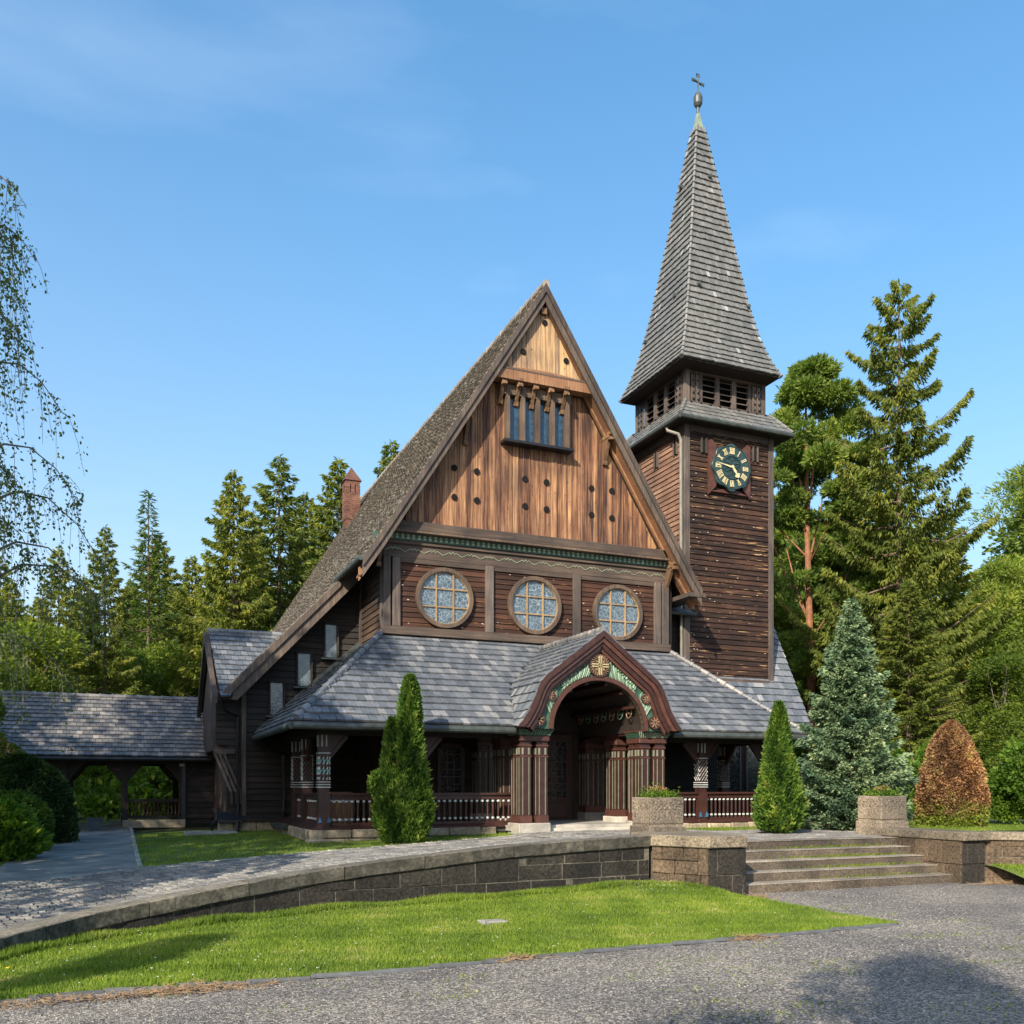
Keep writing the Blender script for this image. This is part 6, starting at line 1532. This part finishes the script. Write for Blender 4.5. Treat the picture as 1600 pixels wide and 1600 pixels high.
# thujas and shaped shrubs: leaf-covered bodies
def body(prof,H,n,leafL,leafW,lump=.06,core=.86,flat=0,lobes=None,seed=1,up=.8):
    r_=np.random.default_rng(seed); t=r_.random(n)**.85; a=r_.uniform(0,2*np.pi,n)
    rad=np.interp(t,[p[0] for p in prof],[p[1] for p in prof]); ph=r_.uniform(0,6,6)
    lm=1+lump*(np.sin(3*a+ph[0]+9*t)+.7*np.sin(7*a+ph[1]-17*t)+.6*np.sin(13*a+29*t+ph[2])+.5*np.sin(5*a-41*t+ph[3]))
    rr=rad*lm*(r_.uniform(.84,1.05,n)+ (r_.random(n)<.12)*r_.uniform(0,.14,n)*(up>.7)); P=np.stack([rr*np.cos(a),rr*np.sin(a),t*H],1)
    D=np.stack([np.cos(a),np.sin(a),np.full(n,up)],1)+r_.normal(0,.55,(n,3)); rn=np.clip(.25+.35*(lm-1)/max(lump,.01)*.5+r_.random(n)*.5,0,1)
    lmsh=leafmesh(P,D,leafL,leafW,rn,name='foliage')
    m2=MB(); vs=[];fs=[]; N1,N2=20,14
    for i in range(N2+1):
        tt=i/N2; R0=float(np.interp(tt,[p[0] for p in prof],[p[1] for p in prof]))*core
        for k in range(N1):
            aa=2*math.pi*k/N1; l_=1+lump*(math.sin(3*aa+ph[0]+9*tt)+.7*math.sin(7*aa+ph[1]-17*tt)); vs.append((R0*l_*math.cos(aa),R0*l_*math.sin(aa),tt*H*.97))
    for i in range(N2):
        for k in range(N1): fs.append((i*N1+k,i*N1+(k+1)%N1,(i+1)*N1+(k+1)%N1,(i+1)*N1+k))
    m2.add(vs,fs,.02); me=bpy.data.meshes.new('inner_foliage'); me.from_pydata(m2.v,[],m2.f); me.attributes.new('rnd','FLOAT','FACE').data.foreach_set('value',[.02]*len(m2.f))
    return me,lmsh
def shrub(name,label,prof,H,loc,lf,n,leafL,leafW,cat='shrub',sc=(1,1,1),**k):
    t=thing(name,label,cat,loc); a,b=body(prof,H,n,leafL,leafW,**k); link('inner_foliage',a,M[lf],t); link('foliage',b,M[lf],t)
    m2=MB(); m2.tube([(0,0,-.2),(0,0,H*.5)],[.05,.03],6); m2.build('stem',M['bark'],t); t.scale=sc; return t
thp=[(0,.34),(.06,.50),(.25,.56),(.5,.42),(.8,.25),(.93,.14),(1,.03)]
d=20.2; p=atd(637,d); zb=zd(1313,d); m_t=zd(1055,d)-zb
t=thing('thuja','bright green two-topped thuja in front of the porch railing','shrub',(p.x,p.y,zb-.03)); 
for dx,pr2,H,n,sd in ((.06,[(0,.28),(.1,.37),(.3,.42),(.5,.31),(.8,.23),(.93,.15),(1,.04)],m_t,15000,1),(-.38,[(0,.22),(.15,.33),(.4,.30),(.7,.21),(.9,.12),(1,.03)],m_t*.74,9000,2),(-.45,[(0,.14),(.3,.36),(.6,.30),(1,.1)],m_t*.40,5000,4),(.22,[(0,.14),(.3,.38),(.6,.32),(1,.1)],m_t*.42,5000,5)):
    a,b=body(pr2,H,int(n*1.1),.10,.036,lump=.11,seed=sd,up=1.0); V=Matrix.Translation((dx*CS,-dx*SN,0)); a.transform(V); b.transform(V); link('inner_foliage',a,M['thuja'],t); link('foliage',b,M['thuja'],t)
t.scale=(.88,.88,1)
a,b=body([(0,.05),(.4,.16),(.8,.15),(1,.03)],.55,900,.085,.045,lump=.07,seed=9); V=Matrix.Translation((-.92*CS,.92*SN,1.02))@Matrix.Rotation(.5,4,'Y'); a.transform(V); b.transform(V); link('side_shoot',b,M['thuja'],t)
m2=MB(); m2.tube([(0,0,-.1),(-.4,.1,.7),(-.92*CS,.92*SN,1.15)],[.04,.025,.01],6); m2.build('stem',M['bark'],t)
d=19.6; p=atd(1217,d+1.6); D2=d+1.6; zb=zd(1298,D2); shrub('thuja','slim conical green thuja between porch and blue spruce',[(0,.30),(.05,.46),(.18,.50),(.45,.34),(.75,.2),(.92,.09),(1,.01)],zd(1100,D2)-zb+.03,(p.x,p.y,zb-.03),'thuja',19000,.10,.036,lump=.08,seed=6,up=1)
d=26; p=atd(1487,d); zb=.75; shrub('copper_hedge','tall copper-brown clipped beech with rounded cone shape','shrub' and [(0,.72),(.1,.86),(.3,.88),(.55,.76),(.8,.50),(.93,.28),(1,.05)],zd(1121,d)-zb,(p.x,p.y,zb-.1),'beech',42000,.055,.045,lump=.025,seed=7,up=.3)
# left shrubs
d=22.5; p=atd(32,d); zb=zup(p.x,p.y); shrub('clipped_yew','large dark clipped yew at the left in front of the walkway','shrub' and [(0,1.15),(.3,1.2),(.6,1.05),(.85,.7),(1,.2)],zd(1178,d)-zb,(p.x,p.y,zb-.05),'yew',22000,.09,.035,lump=.03,seed=8,up=.5)
d=20; p=atd(16,d); zb=zup(p.x,p.y); shrub('round_hedge','rounded mid-green hedge in front of the dark yew','shrub' and [(0,.7),(.3,.78),(.7,.72),(.9,.5),(1,.15)],zd(1234,d)-zb,(p.x,p.y,zb-.05),'hedge',14000,.07,.04,lump=.03,seed=9,up=.4)
d=18; p=atd(2,d); zb=zup(p.x,p.y); shrub('loose_shrub','loose grey-green shrub at the left edge, lowest of the three','shrub' and [(0,.5),(.3,.68),(.6,.6),(.85,.4),(1,.1)],zd(1252,d)-zb,(p.x,p.y,zb-.05),'broad',3800,.14,.06,lump=.12,seed=10,core=.6,up=.6)
# potted plant and under-walkway plants
a,b=body([(0,.12),(.4,.36),(.8,.3),(1,.1)],.62,500,.15,.09,lump=.2,core=.2,seed=12); t=thing('potted_plant','leafy plant growing in the square pot','plant',(-.62,29.6,zup(-.62,29.6)+.38)); link('foliage',b,M['broad'],t)
for px,d,top,lb in ((110,36,1205,'leafy bush seen through the left walkway opening'),(175,37,1215,'low bush behind the walkway post'),(235,38,1180,'bright bush seen through the opening above the railing'),(270,40,1195,'bush behind the walkway railing'),(130,42,1120,'pale green bush behind the left walkway opening')):
    spruce(px,d,top,BUSH,lb,'broad' if px!=175 else 'yellowgreen',1.1,'bush',3,cat='bush')
# --- weeping birch at the left edge
random.seed(21)
def birch(H,seed=0):
    m2=MB(); m2.tube([(0,0,-.2),(.1,0,H*.4),(.3,.1,H*.75),(.35,.1,H*.97)],[.19,.14,.08,.02],8); P=[];D=[]; rg=random.Random(seed)
    for k in range(46):
        t=.28+.70*k/46; a=k*2.399+rg.uniform(-.5,.5); L=3.1*(1.12-t*.75)*rg.uniform(.7,1.15); z=H*t*.97
        ca,sa=math.cos(a),math.sin(a)
        pts=[np.array([.3*t+ca*L*u,sa*L*u,z+1.5*L*.35*math.sin(u*2.4)-.45*L*u*u]) for u in np.linspace(0,1,6)]
        m2.tube(pts,[.035,.028,.02,.014,.009,.005],4)
        for j in range(13):
            u=rg.uniform(.35,1); i=min(4,int(u*5)); f=u*5-i; p=pts[i]*(1-f)+pts[i+1]*f; ln=rg.uniform(.5,1.7); dx,dy=rg.gauss(0,.22),rg.gauss(0,.22)
            tw=[p+np.array([dx*v,dy*v,.1*v-ln*v*v]) for v in (0,.35,.7,1)]
            m2.tube(tw,[.006,.005,.004,.003],3)
            for q in range(int(26*ln)):
                v=rg.random(); pp=p+np.array([dx*v,dy*v,.1*v-ln*v*v])+rng.normal(0,.05,3); P.append(pp); D.append([rg.gauss(0,.6),rg.gauss(0,.6),-.6])
    me=bpy.data.meshes.new('trunk'); me.from_pydata(m2.v,[],m2.f); me.attributes.new('rnd','FLOAT','FACE').data.foreach_set('value',m2.r)
    return me,leafmesh(np.array(P),np.array(D),.065,.042,name='leaves')
BI=birch(12.4,4); p=atd(-95,15.5)
place('weeping_birch',BI,(p.x,p.y,.4),'weeping birch with thin hanging twigs at the left picture edge','tree',bark='barkb',lf='birch',rot=.6)
spruce(-28,22,1060,BR_B,'light green tree leaning over the left end of the walkway roof','broad',.9,'broadleaf_tree',12)
# --- trees left of and behind the camera that shade the scene
for x,y,H,w_,ms,lf,lb in ((-7.8,11.8,16.3,1.0,BR_A,'broad','broad tree beyond the left picture edge shading the porch'),(-11.5,16,18.5,1.0,BR_A,'broad','broad tree farther left shading the wing wall'),(-16,12,11,.9,BR_B,'broad','broad tree left of the drive shading the cobbled path'),(-20,22,19,1.0,BR_A,'broad','tall broad tree far left of the walkway'),(-11,25,13,.9,BR_B,'broad','tree beside the left end of the walkway'),(-5.2,-4.6,10.3,.55,BR_A,'broad','tree behind the photographer shading the gravel'),(-7.9,3.6,7.4,.42,BR_B,'broad','small tree left of the photographer')):
    place('broadleaf_tree',ms,(x,y,.3),lb,'tree',bark='bark',lf=lf,scale=(H/12*w_,H/12*w_,H/12))
# --- forest behind
random.seed(31)
for k in range(34):
    px=random.uniform(-260,690); d=random.uniform(58,85); top=random.uniform(900,985) if px>100 else random.uniform(880,1000)
    big=random.uniform(20,75)
    ms,lf,nm,H=random.choice(((SPR_A,'spruce','forest_spruce',20),(SPR_B,'spruce','forest_spruce',20),(SPR_A,'sprucey','forest_spruce',20),(BR_A,'yellowgreen','forest_broadleaf',12),(SPR_C,'sprucey','forest_spruce',20)))
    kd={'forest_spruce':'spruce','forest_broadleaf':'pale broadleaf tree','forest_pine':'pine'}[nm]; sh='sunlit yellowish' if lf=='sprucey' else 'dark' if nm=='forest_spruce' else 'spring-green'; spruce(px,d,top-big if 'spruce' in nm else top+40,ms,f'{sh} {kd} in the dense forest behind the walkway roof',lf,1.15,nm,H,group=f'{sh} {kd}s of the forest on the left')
for k in range(30):
    px=random.uniform(1180,1950); d=random.uniform(48,80); top=random.uniform(800,960)-(60 if px>1650 else 0)
    if px<1330: top=random.uniform(760,900)
    ms,lf,nm,H=random.choice(((SPR_A,'spruce','forest_spruce',20),(SPR_B,'sprucey','forest_spruce',20),(BR_A,'yellowgreen','forest_broadleaf',12),(PINE,'pine','forest_pine',20)))
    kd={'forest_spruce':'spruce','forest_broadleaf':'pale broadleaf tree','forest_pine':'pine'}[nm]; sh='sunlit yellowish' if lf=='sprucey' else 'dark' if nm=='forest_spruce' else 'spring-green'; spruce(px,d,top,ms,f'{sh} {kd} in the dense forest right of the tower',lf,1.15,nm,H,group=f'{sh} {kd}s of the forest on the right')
P=[];
n=90000; px=np.concatenate([rng.uniform(-300,760,n//2),rng.uniform(1150,2000,n//2)]); d=rng.uniform(62,100,n); a=(px-800)/1452
z=rng.random(n)**.8*(7.5+2*np.sin(px*.021)+1.5*np.sin(px*.053)); P=np.stack([d*(SN+a*CS),d*(CS-a*SN),z+.3],1)
lmm=leafmesh(P,rng.normal(0,1,(n,3))+[0,0,.2],.75,.5,np.clip(rng.random(n)*.6+.3*np.sin(px*.06)*np.sin(z*.9)+.1,0,1)); o=link('distant_forest',lmm,M['spruce'],kind='stuff'); o['label']='dense mass of far forest foliage behind the church'
n=16000; px=np.concatenate([rng.uniform(-300,560,n//2),rng.uniform(1230,1900,n//2)]); d=rng.uniform(33,60,n); a=(px-800)/1452
P=np.stack([d*(SN+a*CS),d*(CS-a*SN),rng.random(n)**1.5*1.6+.6],1); keep=~((P[:,0]>2)&(P[:,0]<21)&(P[:,1]<46)); P=P[keep]
o=link('undergrowth',leafmesh(P,rng.normal(0,1,(len(P),3))+[0,0,.7],.32,.18),M['broad'],kind='stuff'); o['label']='low leafy undergrowth on the forest floor'
